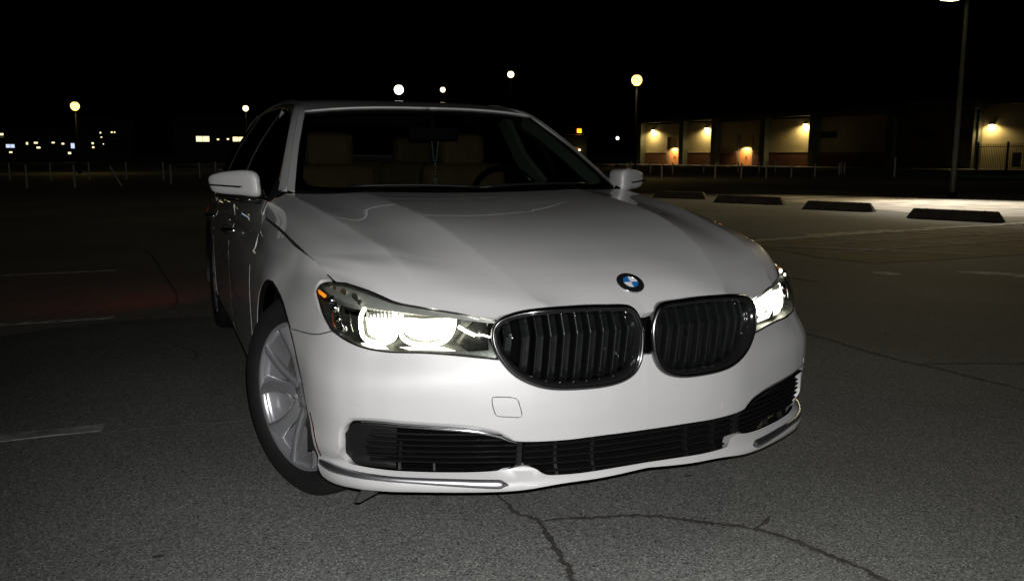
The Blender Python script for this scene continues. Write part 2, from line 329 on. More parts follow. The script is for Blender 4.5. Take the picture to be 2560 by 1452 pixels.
def cr(pts,closed=False,n=8):
    """smooth a polyline"""
    P=np.asarray(pts,float); m=len(P); out=[]
    rng=range(m if closed else m-1)
    for i in rng:
        p1=P[i];p2=P[(i+1)%m]; p0=P[(i-1)%m] if (closed or i>0) else 2*p1-p2; p3=P[(i+2)%m] if (closed or i<m-2) else 2*p2-p1
        for k in range(n):
            t=k/n; out.append(.5*((2*p1)+(-p0+p2)*t+(2*p0-5*p1+4*p2-p3)*t*t+(-p0+3*p1-3*p2+p3)*t**3))
    if not closed: out.append(P[-1])
    return np.array(out)
def resample(P,h,closed=True):
    P=np.asarray(P,float); Q=np.vstack([P,P[:1]]) if closed else P; out=[]
    for a,b in zip(Q[:-1],Q[1:]):
        k=max(1,int(math.ceil(np.linalg.norm(b-a)/h)))
        for i in range(k): out.append(a+(b-a)*i/k)
    if not closed: out.append(Q[-1])
    return np.array(out)
def area(P): x,y=P[:,0],P[:,1]; return .5*np.sum(x*np.roll(y,-1)-np.roll(x,-1)*y)
def inside(P,q):
    x,y=q[:,0],q[:,1]; c=np.zeros(len(q),bool); j=len(P)-1
    for i in range(len(P)):
        xi,yi=P[i];xj,yj=P[j]
        if yi!=yj: c^=((yi>y)!=(yj>y))&(x<(xj-xi)*(y-yi)/(yj-yi)+xi)
        j=i
    return c
def bdist(P,q):
    A=P;B=np.roll(P,-1,0);d=np.full(len(q),1e9)
    for a,b in zip(A,B):
        e=b-a;L=e@e
        if L<1e-14: continue
        t=np.clip(((q-a)@e)/L,0,1); d=np.minimum(d,np.linalg.norm(q-a-t[:,None]*e,axis=1))
    return d
def grow(P,d):
    """move a closed outline outwards by d (negative: inwards)"""
    P=np.asarray(P,float); s=1 if area(P)>0 else -1
    a=P-np.roll(P,1,0);b=np.roll(P,-1,0)-P
    a/=np.maximum(np.linalg.norm(a,axis=1,keepdims=True),1e-9);b/=np.maximum(np.linalg.norm(b,axis=1,keepdims=True),1e-9)
    n=np.stack([(a+b)[:,1],-(a+b)[:,0]],1); n/=np.maximum(np.linalg.norm(n,axis=1,keepdims=True),1e-9)
    return P+s*d*n
def trim(outer,holes,h):
    outer=resample(outer,h); holes=[resample(x,h) for x in holes]
    if area(outer)<0: outer=outer[::-1]
    holes=[x if area(x)<0 else x[::-1] for x in holes]
    lo,hi=outer.min(0),outer.max(0)
    gx,gy=np.meshgrid(np.arange(lo[0]+h*.5,hi[0],h),np.arange(lo[1]+h*.5,hi[1],h)); g=np.stack([gx.ravel(),gy.ravel()],1)
    g[:,0]+=(np.round((g[:,1]-lo[1])/h)%2)*h*.5
    k=inside(outer,g)&(bdist(outer,g)>h*.55)
    for x in holes: k&=~inside(x,g)&(bdist(x,g)>h*.55)
    g=g[k]; loops=[outer]+holes; pts=np.vstack(loops+[g]); E=[];n=0;
    for L in loops:
        m=len(L); E+=[(n+i,n+(i+1)%m) for i in range(m)]; n+=m
    r=delaunay_2d_cdt([Vector(p) for p in pts],E,[],0,1e-6)
    q=np.array([tuple(v) for v in r[0]]); F=[f for f in r[2] if len(f)==3]
    T=np.array(F); c=q[T].mean(1); ok=inside(outer,c)
    for x in holes: ok&=~inside(x,c)
    T=T[ok]; a=q[T[:,0]];b=q[T[:,1]];d=q[T[:,2]]
    cr_=(b-a)[:,0]*(d-a)[:,1]-(b-a)[:,1]*(d-a)[:,0]; T[cr_<0]=T[cr_<0][:,::-1]
    T=T[np.abs(cr_)>1e-10]
    return q,T,loops
def panel_data(S,outer,holes=(),h=.02,depth=.02,offset=0,sides=(1,)):
    q,T,loops=trim(outer,list(holes),h)
    X=S(q[:,0],q[:,1]); Nn=S.normal(q[:,0],q[:,1]); X=X+Nn*offset
    V=[X];NN=[Nn];F=[tuple(t) for t in T];n=len(X)
    if depth:
        for L in loops:
            Y=S(L[:,0],L[:,1]);Ny=S.normal(L[:,0],L[:,1]);Y=Y+Ny*offset
            t=np.roll(Y,-1,0)-np.roll(Y,1,0); t/=np.maximum(np.linalg.norm(t,axis=1,keepdims=True),1e-9); l=np.cross(t,Ny)
            m=len(Y); V+=[Y,Y-Ny*depth]; NN+=[l,l]
            for i in range(m): j=(i+1)%m; F.append((n+i,n+m+i,n+m+j,n+j))
            n+=2*m
    V=np.vstack(V);NN=np.vstack(NN); OV=[];ON=[];OF=[]
    for s in sides:
        k=sum(len(a) for a in OV); OV.append(V*[s,1,1]); ON.append(NN*[s,1,1])
        OF+=[tuple(i+k for i in (f if s==1 else f[::-1])) for f in F]
    return np.vstack(OV),OF,np.vstack(ON)
def panel(name,mat,parent,S,outer,holes=(),h=.02,depth=.02,offset=0,sides=(1,)):
    V,F,NN=panel_data(S,outer,holes,h,depth,offset,sides)
    return mk(name,V,F,mat,parent,True,NN)
# ======================================================== THE CAR
car=empty('parked_car',(0,2.5,0),'white luxury saloon with lit headlights, standing nose-on in the front of the lot','car')
OFF=(0,-2.5,GZ)
def cpart(name,V,F,mat,parent=None,smooth=False,normals=None,kind=None):
    o=mk(name,V,F,mat,parent or car,smooth,normals,kind)
    if parent is None or parent is car: o.location=OFF
    return o
def cpanel(name,mat,S,outer,holes=(),h=.02,depth=.02,offset=0,sides=(1,),parent=None):
    V,F,NN=panel_data(S,outer,holes,h,depth,offset,sides); return cpart(name,V,F,mat,parent,True,NN)
def both(f):
    for s in (1,-1): f(s)
def mir(V,s): return [(v[0]*s,v[1],v[2]) for v in V]
def flipf(F,s): return F if s==1 else [tuple(f[::-1]) for f in F]
A_=np.array
# wheel-arch line in (y,z), turned into the body surface's own (s,z)
arch_f=[tuple(p) for p in cr(A_([(.405,.212)]+ARCHF[1:]),False,3)]
arch_r=[(.96,.728),(1.06,.69),(1.15,.63),(1.215,.55),(1.25,.45),(1.262,.35),(1.255,.25),(1.25,.20)]
def yz(pts,ur=(.85,2.2)): return [tuple(p) for p in inv(N,pts,[1,2],ur,(.17,.975))]
AF=yz(arch_f,(.86,1.4)); AR=yz(cr(A_([(.875,.733)]+arch_r),False,3)[1:],(1.1,2.0))
ksm=lambda P,c=False,n=4: [tuple(p) for p in cr(A_(P),c,n)]
seam_i=min(range(len(AF)),key=lambda i:abs(AF[i][1]-.614))
AFl=AF[:seam_i+1]; AFu=AF[seam_i:]
BOTl=[(0,.2445),(.0247,.2434),(.157,.2357),(.2806,.232),(.3957,.2212),(.5019,.2173),(.6254,.2152),(.7067,.2126),(.8052,.2076),(.8507,.2048),(.878,.206),(.893,.212)]
lampB=LAMP[10:19]           # underside of the lamp, inner to outer
lampO=LAMP[18:]+LAMP[:1]     # outer end, from the seam round to the top corner
def shift_line(P,d):
    P=A_(P); t=np.gradient(P,axis=0); t/=np.linalg.norm(t,axis=1,keepdims=True); return [tuple(p) for p in P+np.stack([-t[:,1],t[:,0]],1)*A_(d)[:,None]]
KIDBo=shift_line(KIDB,[0,-.006,-.014,-.017,-.017,-.016,-.014,-.010,-.005,0][:len(KIDB)])
KIDBo=[(a,min(b,c[1])) for (a,b),c in zip(KIDBo,KIDB)]
_d=[0,.004,.008,.012,.014,.015,.015,.015,.014,.012,.009,.004,0,0]
INTOPo=shift_line(INTOP,_d)
if INTOPo[5][1]<INTOP[5][1]: INTOPo=shift_line(INTOP,[-q for q in _d])
def chamfer(side,lineO,lineI,dep):
    O=A_(ksm(lineO));I=A_(ksm(lineI)); XO=N(O[:,0],O[:,1]);XI=N(I[:,0],I[:,1]);NO=N.normal(O[:,0],O[:,1]);NI=N.normal(I[:,0],I[:,1])
    w=np.linalg.norm(O-I,axis=1,keepdims=True)/.017; V=[XO]
    for k in(.35,.7,1): V.append(XO+(XI-XO)*k-NI*dep*w*k**1.6)
    V.append(XI-NI*(dep*w+.03)); n=len(O); V=np.vstack(V); F=[(r*n+i,r*n+i+1,(r+1)*n+i+1,(r+1)*n+i) for r in range(4) for i in range(n-1)]
    return cpart('opening_lip',V*A_([side,1,1]),flipf(F,side),'paint',None,True)
for s_ in(1,-1): chamfer(s_,KIDBo,KIDB,.016); chamfer(s_,INTOPo,INTOP,.014)
def bumper_half(side):
    P=ksm(BOTl)+[p for p in AFl[1:]]+ksm(SEAM)[1:]+ksm(lampB[::-1],n=3)[1:]+ksm(KIDBo,n=4)[1:]+[(.012,.583),(0,.583)]
    P=P; P+=[(0,.3575)]+ksm([(.07,.357)]+INTOPo[::-1])+ksm(INBOT)[1:]+[(0,.2575)]
    holes=[grow(A_(COVER),.0014)] if side==-1 else []
    return panel_data(N,A_(P),holes,.017,.03,0,(side,))
a=bumper_half(1);b=bumper_half(-1); n=len(a[0])
cpart('front_bumper',np.vstack([a[0],b[0]]),a[1]+[tuple(i+n for i in f) for f in b[1]],'paint',None,True,np.vstack([a[2],b[2]]))
cpanel('tow_eye_cover','paint',N,grow(cr(A_(COVER),True,3),-.0012),(),.02,.01,0,(-1,))
for c,sd in((SENSOR[0],1),(SENSOR[1],1),(SENSOR[0],-1),(SENSOR[1],-1)):
    cpanel('parking_sensor','paint',N,[(c[0]+.0125*math.cos(t),c[1]+.0125*math.sin(t)) for t in np.linspace(0,6.283,17)[:-1]],(),.02,.002,.0006,(sd,))
# front wings
shut=[(.519,.782),(.573,.8115),(.65,.8305),(.729,.8455),(.96,.8765),(1.15,.8915),(1.30,.9015),(1.53,.915)]
SH=yz(ksm(shut,n=3),(.85,1.95)); SHi=SH[:]
D1=lambda z:1.865+.0*z
def rear_of_wing(): return [(1.865,.915),(1.865,.85),(1.862,.75),(1.858,.6),(1.86,.45),(1.87,.3),(1.88,.2)]
wing=ksm(lampO,n=3)+SH[1:]+[(1.93,.925),(1.93,.972),(1.985,.974),(1.985,.93),(1.865,.90)]+rear_of_wing()[1:]+[(AR[-1][0],.2)]+AR[::-1]+AFu[::-1]+ksm(SEAM)
wing=[p for i,p in enumerate(wing) if i==0 or np.hypot(p[0]-wing[i-1][0],p[1]-wing[i-1][1])>.002]
both(lambda s:cpanel('front_wing','paint',N,grow(A_(wing),-.0034),(),.028,.02,0,(s,)))
# black underlay beneath the shut lines
def ribbon(S,pts,w,off,s,parent=None,name='shut_line',mat='seam'):
    P=A_(pts); X=S(P[:,0],P[:,1]); Nn=S.normal(P[:,0],P[:,1]); X=X+Nn*off
    t=np.gradient(X,axis=0); t/=np.linalg.norm(t,axis=1,keepdims=True); l=np.cross(t,Nn)
    V=np.vstack([X-l*w,X+l*w,X-l*w-Nn*.004,X+l*w-Nn*.004]); n=len(X);F=[]
    for i in range(n-1): F+=[(i,i+1,n+i+1,n+i),(i,2*n+i,2*n+i+1,i+1),(n+i,n+i+1,3*n+i+1,3*n+i)]
    return cpart(name,mir(V,s),flipf(F,s),mat,parent)
def seams(s):
    ribbon(N,ksm(SEAM,n=3),.010,-.008,s); ribbon(N,SH[1:],.016,-.014,s)
    ribbon(N,[(1.865,z) for z in np.linspace(.22,.96,14)],.012,-.012,s)
    ribbon(N,[(2.95,z) for z in np.linspace(.22,.97,14)],.012,-.012,s)
    ribbon(N,[(4.05,z) for z in np.linspace(.30,.97,12)],.012,-.012,s)
both(seams)
ribbon(N,ksm(COVER+COVER[:1],n=3),.006,-.004,-1)
# wheel-arch lips and liners
def arch(s,cy):
    P=[];
    src=arch_f+arch_r[0:] if cy<2 else [(cy-.875+y,z) for y,z in arch_f[-3:]]+[]
    full=[(cy-.378*math.cos(t),.345+.378*math.sin(t)) for t in np.linspace(-.25,math.pi+.25,40)]
    V=[];F=[];n=len(full)
    for y,z in full: V+=[(.90*s,y,z),(.55*s,y,z)]
    for i in range(n-1): F.append((2*i,2*i+1,2*i+3,2*i+2))
    V+=[(.55*s,cy,.345)]; F+=[(2*i+1,len(V)-1,2*i+3) for i in range(n-1)]
    cpart('wheel_arch_liner',V,F,'dark')
both(lambda s:arch(s,.885)); both(lambda s:arch(s,4.085))
def lip(s):
    P=A_(AF+AR); X=N(P[:,0],P[:,1]); Nn=N.normal(P[:,0],P[:,1]); 
    V,F=sweep(X-Nn*.006,[(-.006,-.012),(.008,-.012),(.008,.004),(-.006,.004)],Nn); cpart('arch_trim',mir(V,s),flipf(F,s),'dark')
both(lip)
# side marker reflector on the arch edge of the near corner
def smark(s):
    pts=[(.9245,z) for z in np.linspace(.27,.40,8)]
    ribbon(N,[(np.interp(z,[p[1] for p in AF[:14]],[p[0] for p in AF[:14]])-.009,z) for _,z in pts],.0035,.0008,s,None,'side_reflector','redrefl')
both(smark)
# doors, rear quarter, boot
def door(s0,s1,s):
    return cpanel('door','paint',N,[(s0,.235),(s1,.235),(s1,.5),(s1,.8),(s1,.972),((s0+s1)/2,.973),(s0+(.125 if s0<2 else 0),.972),(s0+(.125 if s0<2 else 0),.93),(s0,.90),(s0,.6)],(),.07,.02,0,(s,))
RA=[(4.485-.0+.38*math.cos(t),.345+.38*math.sin(t)) for t in np.linspace(-.3,math.pi+.3,24)]
for s in (1,-1):
    door(1.869,2.948,s); door(2.952,4.048,s)
    q=[(4.052,.9745),(4.052,.70)]+[p for p in RA[::-1] if p[1]>.2]+[(5.1,.22),(5.5,.25),(6,.28),(6,.974),(5.45,.974)]
    q=[(4.052,.974),(4.052,.64)]+[p for p in RA[::-1]]+[(4.95,.24),(5.4,.25),(6,.28),(6,.974),(5.45,.974)]
    cpanel('rear_quarter_panel','paint',N,q,(),.08,.02,0,(s,))
    cpanel('sill','dark',N,[(1.62,.17),(4.0,.17),(4.0,.232),(1.62,.232)],(),.08,.02,0,(s,))
    for sh in (2.62,3.72):
        V,F=sweep([(.915*s,sh-.4,.80),(.955*s,sh-.36,.802),(.958*s,sh-.24,.802),(.915*s,sh-.2,.80)],circ(.011,8),[(0,0,1)]*4); cpart('door_handle',V,F,'chrome',None,True)
    cpanel('tail_lamp','tail',N,[(5.0,.72),(5.6,.70),(5.75,.74),(5.75,.80),(5.5,.83),(5.05,.80)],(),.05,.0,.004,(s,))
# bonnet
HO=ksm(HOOD[2:15],n=3)+ksm(HOOD[14:],n=3)[1:]+[(.86,1.52),(.62,1.52),(.3,1.52),(0,1.52)]
HO=[(0,.0778),(.003,.0774),(.0314,.078),(.05,.09)]+HO
HO=[(min(p[0],.86),p[1]) for p in HO]
HO=[(p[0]-(.006 if p[0]>.852 else 0),p[1]) for p in HO]
V,F,NN=panel_data(Hd,A_(HO),(),.016,.022,0,(1,)); V2,F2,NN2=panel_data(Hd,A_(HO),(),.016,.022,0,(-1,)); n=len(V)
bonnet=cpart('bonnet',np.vstack([V,V2]),F+[tuple(i+n for i in f) for f in F2],'paint',None,True,np.vstack([NN,NN2]))
# weld the centre line normals: at x=0 the surface is symmetric
# emblem: black ring with blue and white quarters and raised lettering
eu,ev=inv(Hd,[(0.0001,.112)],[0,1],(0,.4),(0,.4))[0]
ec=Hd([eu],[ev])[0]; en=Hd.normal([eu],[ev])[0]; en[0]=0; en/=np.linalg.norm(en)
ex=A_([1.,0,0]); ey=np.cross(en,ex); EM=Matrix(((ex[0],ey[0],en[0],ec[0]),(ex[1],ey[1],en[1],ec[1]),(ex[2],ey[2],en[2],ec[2]),(0,0,0,1)))
def disc(r0,r1,a0,a1,z,n=24):
    V=[];F=[]
    for i in range(n+1):
        a=a0+(a1-a0)*i/n; V+=[(r0*math.cos(a),r0*math.sin(a),z),(r1*math.cos(a),r1*math.sin(a),z)]
    for i in range(n): F.append((2*i,2*i+1,2*i+3,2*i+2))
    return V,F
def lz(prof,n=40): return lathe(prof,n,'z')
em=cpart('emblem',*xform(lz([(0,-.004),(.043,-.004),(.0435,.003),(.042,.005),(.041,.0045)]),EM),'chrome',None,True)
mk('emblem_ring',*xform(lz([(.0412,.0044),(.040,.0056),(.026,.0062),(.0255,.0058)]),EM),'gloss',em,True)
mk('emblem_rim',*xform(lz([(.0258,.0058),(.0252,.0068),(.0244,.0068),(.024,.006)]),EM),'chrome',em,True)
for q in range(4): mk('emblem_quarter',*xform(disc(0,.0242,q*math.pi/2,(q+1)*math.pi/2,.0062,10),EM),'blue' if q in(1,3) else 'ewhite',em)
for ch,an in(('B',125),('M',90),('W',55)):
    cu=bpy.data.curves.new('letter','FONT'); cu.body=ch; cu.size=.012; cu.align_x='CENTER'; cu.align_y='CENTER'; cu.extrude=.0004
    o=bpy.data.objects.new('emblem_letter',cu); link(o); cu.materials.append(M['dchrome']); me_=bpy.data.meshes.new_from_object(o); bpy.data.objects.remove(o); o=bpy.data.objects.new('emblem_letter',me_); link(o,em)
    a=rad(an); o.matrix_local=EM@Matrix.Translation((.033*math.cos(a),.033*math.sin(a),.0064))@Matrix.Rotation(a-math.pi/2,4,'Z')
# ---- kidney grilles
K3=[(.030,.020,.704),(.045,.022,.722),(.069,.026,.7315),(.128,.030,.7345),(.184,.034,.737),(.258,.036,.7375),(.331,.045,.735),(.385,.070,.7255),(.425,.092,.709),(.446,.099,.688),(.453,.099,.662),(.449,.091,.625),(.430,.078,.585),(.395,.062,.545),(.342,.044,.5165),(.278,.030,.5025),(.178,.014,.5005),(.103,.006,.508),(.050,.004,.530),(.0233,.006,.569),(.014,.011,.626),(.016,.016,.668)]
K3=cr(A_(K3),True,4)
kc=K3.mean(0)
def face_n(X):   # outward normal of the grille face, swinging with the plan curve
    a=X[...,0]; g=np.interp(a,[0,.15,.3,.38,.46],[.03,.06,.12,.35,.55]); n=np.stack([g,-np.ones_like(g),.07*np.ones_like(g)],-1); return n/np.linalg.norm(n,axis=-1,keepdims=True)
KN=face_n(K3)
outl=[0,.05,.1,.2,.3,.38,.46]
def ky(a): return np.interp(a,[.0,.05,.1,.2,.3,.36,.42,.46],[.012,.014,.016,.026,.038,.052,.086,.10])
def kz(a,top):
    m=K3[K3[:,2]>.62] if top else K3[K3[:,2]<=.63]; m=m[np.argsort(m[:,0])]; return float(np.interp(a,m[:,0],m[:,2]))
def kidney(s):
    IN=K3.copy(); d=K3-kc; 
    prof=[(-.001,-.03),(-.001,.010),(.002,.0145),(.0055,.0155),(.008,.013)]   # bright outer bead
    def sw(prof,mat,name,parent,base=K3,nn=KN):
        V,F=sweep(base,prof,nn,True); return cpart(name,mir(V,s),flipf(F,s),mat,parent,True)
    t=np.roll(K3,-1,0)-np.roll(K3,1,0); l=np.cross(t/np.linalg.norm(t,axis=1,keepdims=True),KN); sg=1 if ((kc-K3)*l).sum(1).mean()>0 else -1
    mp=lambda pr:[(x*sg,y) for x,y in pr]
    g=sw(mp([(-.002,-.03),(-.0035,.003),(-.001,.010),(.003,.0135),(.0065,.0145),(.009,.013),(.009,-.03)]),'satin','kidney_grille',None)
    sw(mp([(.0085,-.03),(.0088,.011),(.0115,.0125),(.017,.006),(.022,-.012),(.023,-.05),(.02,-.05)]),'gloss','grille_surround',g)
    # dark back wall
    inn=K3+l*sg*.018; Vb=[tuple(p) for p in inn+A_([0,.085,0])]; Vb+=[tuple(kc+A_([0,.09,0]))]; nb=len(inn)
    mk('grille_backing',mir(Vb,s),flipf([(i,(i+1)%nb,nb) for i in range(nb)],s),'void',g)
    m=mk('grille_side_wall',mir([tuple(p) for p in inn-KN*.02]+[tuple(p) for p in inn+A_([0,.085,0])],s),flipf([(i,(i+1)%nb,nb+(i+1)%nb,nb+i) for i in range(nb)],s),'dark',g,True)
    for k in range(10):
        a=.050+k*.0395+(.004 if k==9 else 0)
        zt,zb=kz(a,True)-.017,kz(a,False)+.014; y=ky(a)
        if zt-zb<.03: continue
        zk=.664-.012*(a/.45)
        dn=face_n(A_([a,0,0])); 
        path=[(a,y+.040,zt),(a,y+.026,zt-.012),(a,y+.009,zk+.008),(a,y+.006,zk),(a,y+.0075,zk-.01),(a,y+.016,zk*.5+zb*.5),(a,y+.024,zb+.02),(a,y+.030,zb)]
        # section: a hollow-fronted blade, one sharp leading edge outboard
        prof=[(-.0125,-.05),(.0125,-.05),(.0125,-.004),(.0105,.0022),(.0085,.0030),(.006,.0005),(-.004,-.003),(-.0115,-.004)]
        prof=[(-x,yy) for x,yy in prof][::-1]
        nn=[tuple(dn)]*len(path)
        if s==1: prof=[(-x,yy) for x,yy in prof][::-1]
        V,F=sweep(path,prof,nn)
        if s==1: F=F
        mk('grille_slat',mir(V,s),flipf(F,s),'slat',g)
both(kidney)
V,F=box((0,.060,.645),(.062,.05,.118)); br=cpart('grille_bridge',V,F,'void'); bevel(br,.004)
# ---- headlights
LS=ksm(LAMP,True,4)
def lampset(s):
    V,F,NN=panel_data(N,grow(A_(LS),-.003),(),.02,0,-.085,(s,))
    hs=cpart('headlight',V,F,'house',None,True,NN)
    # bowl wall from the rim to the back
    P=grow(A_(LS),-.003); X=N(P[:,0],P[:,1]);Nn=N.normal(P[:,0],P[:,1]); n=len(P)
    Vw=np.vstack([X-Nn*.004,X-Nn*.086]); mk('lamp_wall',mir(Vw,s),flipf([(i,n+i,n+(i+1)%n,(i+1)%n) for i in range(n)],s),'house',hs,True)
    V,F,NN=panel_data(N,grow(A_(LS),-.0022),(),.015,0,-.001,(s,)); mk('lens',V,F,'lens',hs,True,NN)
    # black seal bead round the lens
    V,F=sweep(X-Nn*.003,circ(.0036,6),Nn,True); mk('lens_seal',mir(V,s),flipf(F,s),'dark',hs,True)
    V,F,NN=panel_data(N,ksm(VISOR,True,3),(),.02,.03,-.014,(s,)); mk('lamp_visor',V,F,'visor',hs,True,NN)
    up=A_([.0,-1,.12])
    def tube(P,r,mat,name,cl=False,sx=1,sy=1,par=hs):
        V,F=sweep(A_(P),circ(r,8,sx,sy),[up]*len(P),cl); return mk(name,mir(V,s),flipf(F,s),mat,par,True)
    def slab(P,t,mat,name,par=hs,inset=0):
        P=A_(P); c=P.mean(0); n=len(P); V=np.vstack([P,P+A_([0,t,0]),c+A_([0,-.008,0])]); F=[(i,(i+1)%n,2*n) for i in range(n)]+[(i,n+i,n+(i+1)%n,(i+1)%n) for i in range(n)]
        return mk(name,mir(V,s),flipf(F,s),mat,par,True)
    for iu,(U,L) in enumerate(((U1,L1),(U2,L2))):
        Uc=cr(A_(U),False,4); c=A_(U).mean(0)
        # shroud cup behind the light guide
        m=len(Uc); ou=c+(Uc-c)*1.10+A_([0,.004,0]); bk=c+(Uc-c)*.80+A_([0,.05,0]); V=np.vstack([ou,bk]); 
        pj=mk('projector',mir(V,s),flipf([(i,m+i,m+(i+1)%m,(i+1)%m) for i in range(m)],s),'hchrome',hs,True)
        tube(cr(A_(U),False,4),.0062,'led','light_ring',par=pj,sx=1.0)
        slab(ksm(L,True,3),.02,'lamplens','projector_lens',pj)
        # finned dark cap over the lens
        t0=A_(U)[0]*.75+c*.25; t1=A_(U)[-1]*.75+c*.25
        for k in range(7 if iu==0 else 0):
            p=t0+(t1-t0)*k/6; V,F=box(tuple(p+A_([0,.0,-.006])),(.004,.03,.016)); mk('cap_fin',mir(V,s),flipf(F,s),'visor',pj)
    tube(BAR1,.0048,'led','light_bar'); tube(BAR2,.0030,'ledsoft','light_bar')
    slab(FL1,.004,'ledsoft','bezel_glint'); slab(FL2,.004,'ledsoft','bezel_glint')  # emissive slabs imitate the units' glow along the lower bezel
    # folded bezel between the units and the grille
    bz=[(.53,.175,.630),(.47,.14,.700),(.452,.12,.69),(.448,.115,.61),(.50,.14,.605)]
    slab([(x,y+.02,z) for x,y,z in bz],.01,'house','bezel')
    for i,(x,y,z) in enumerate(REFL):
        r=(.017,.019,.013,.014)[i]
        V,F=lathe([(r,0),(r*.94,-.005),(r*.7,-.012),(r*.35,-.016),(0,-.0175)],14,'z')
        Mx=Matrix.Translation((x-.004,y+.012,z))@Matrix.Rotation(rad(-62),4,'X')@Matrix.Rotation(rad(25),4,'Y')
        V,F=xform((V,F),Mx); mk('side_reflector',mir(V,s),flipf(F,s),'hchrome',hs,True)
    V,F=sweep(A_([(MARK[0]),(MARK[1])]),circ(.0055,8),[up]*2); mk('amber_marker',mir(V,s),flipf(F,s),'amber',hs,True)
    # glowing discs facing inwards imitate the units' light glinting over the bonnet edge
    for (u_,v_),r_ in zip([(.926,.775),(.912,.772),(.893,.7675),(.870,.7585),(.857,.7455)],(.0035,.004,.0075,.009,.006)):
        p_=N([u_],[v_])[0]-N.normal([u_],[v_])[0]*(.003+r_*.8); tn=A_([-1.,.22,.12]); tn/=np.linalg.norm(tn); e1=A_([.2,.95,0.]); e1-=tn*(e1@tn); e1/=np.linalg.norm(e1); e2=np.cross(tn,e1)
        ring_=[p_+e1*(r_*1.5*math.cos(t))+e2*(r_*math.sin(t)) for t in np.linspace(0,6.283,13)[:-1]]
        V=ring_+[p_+tn*.001]; cr_f=mk('glow_disc',mir(V,s),flipf([(i,(i+1)%12,12) for i in range(12)],s),'ledsoft',hs,True)
        V=[p_+(q-p_)*1.35-tn*.0005 for q in ring_]+[p_+(q-p_)*1.35-tn*.004 for q in ring_]; mk('glow_disc_back',mir(V,s),flipf([tuple(range(12)),tuple(range(12,24))[::-1]]+[(i,12+i,12+(i+1)%12,(i+1)%12) for i in range(12)],s),'house',hs)  # dark back added to hide the disc's glow from outboard
    # amber edge of the marker lens, three thin ribs
    for k in range(4):
        P=A_([(.935-.02*k,.70+.004*k),(.925-.022*k,.68),(.905-.02*k,.655)]); Xr=N(P[:,0],P[:,1])-N.normal(P[:,0],P[:,1])*.02
        V,F=sweep(Xr,circ(.0015,5),[up]*3); mk('marker_rib',mir(V,s),flipf(F,s),'amberdk' if k<2 else 'hchrome',hs,True)
M['visor']=pmat('lamp_visor_grey',(.22,.23,.21),.4,metal=.1,noise=.12,nscale=30)
both(lampset)
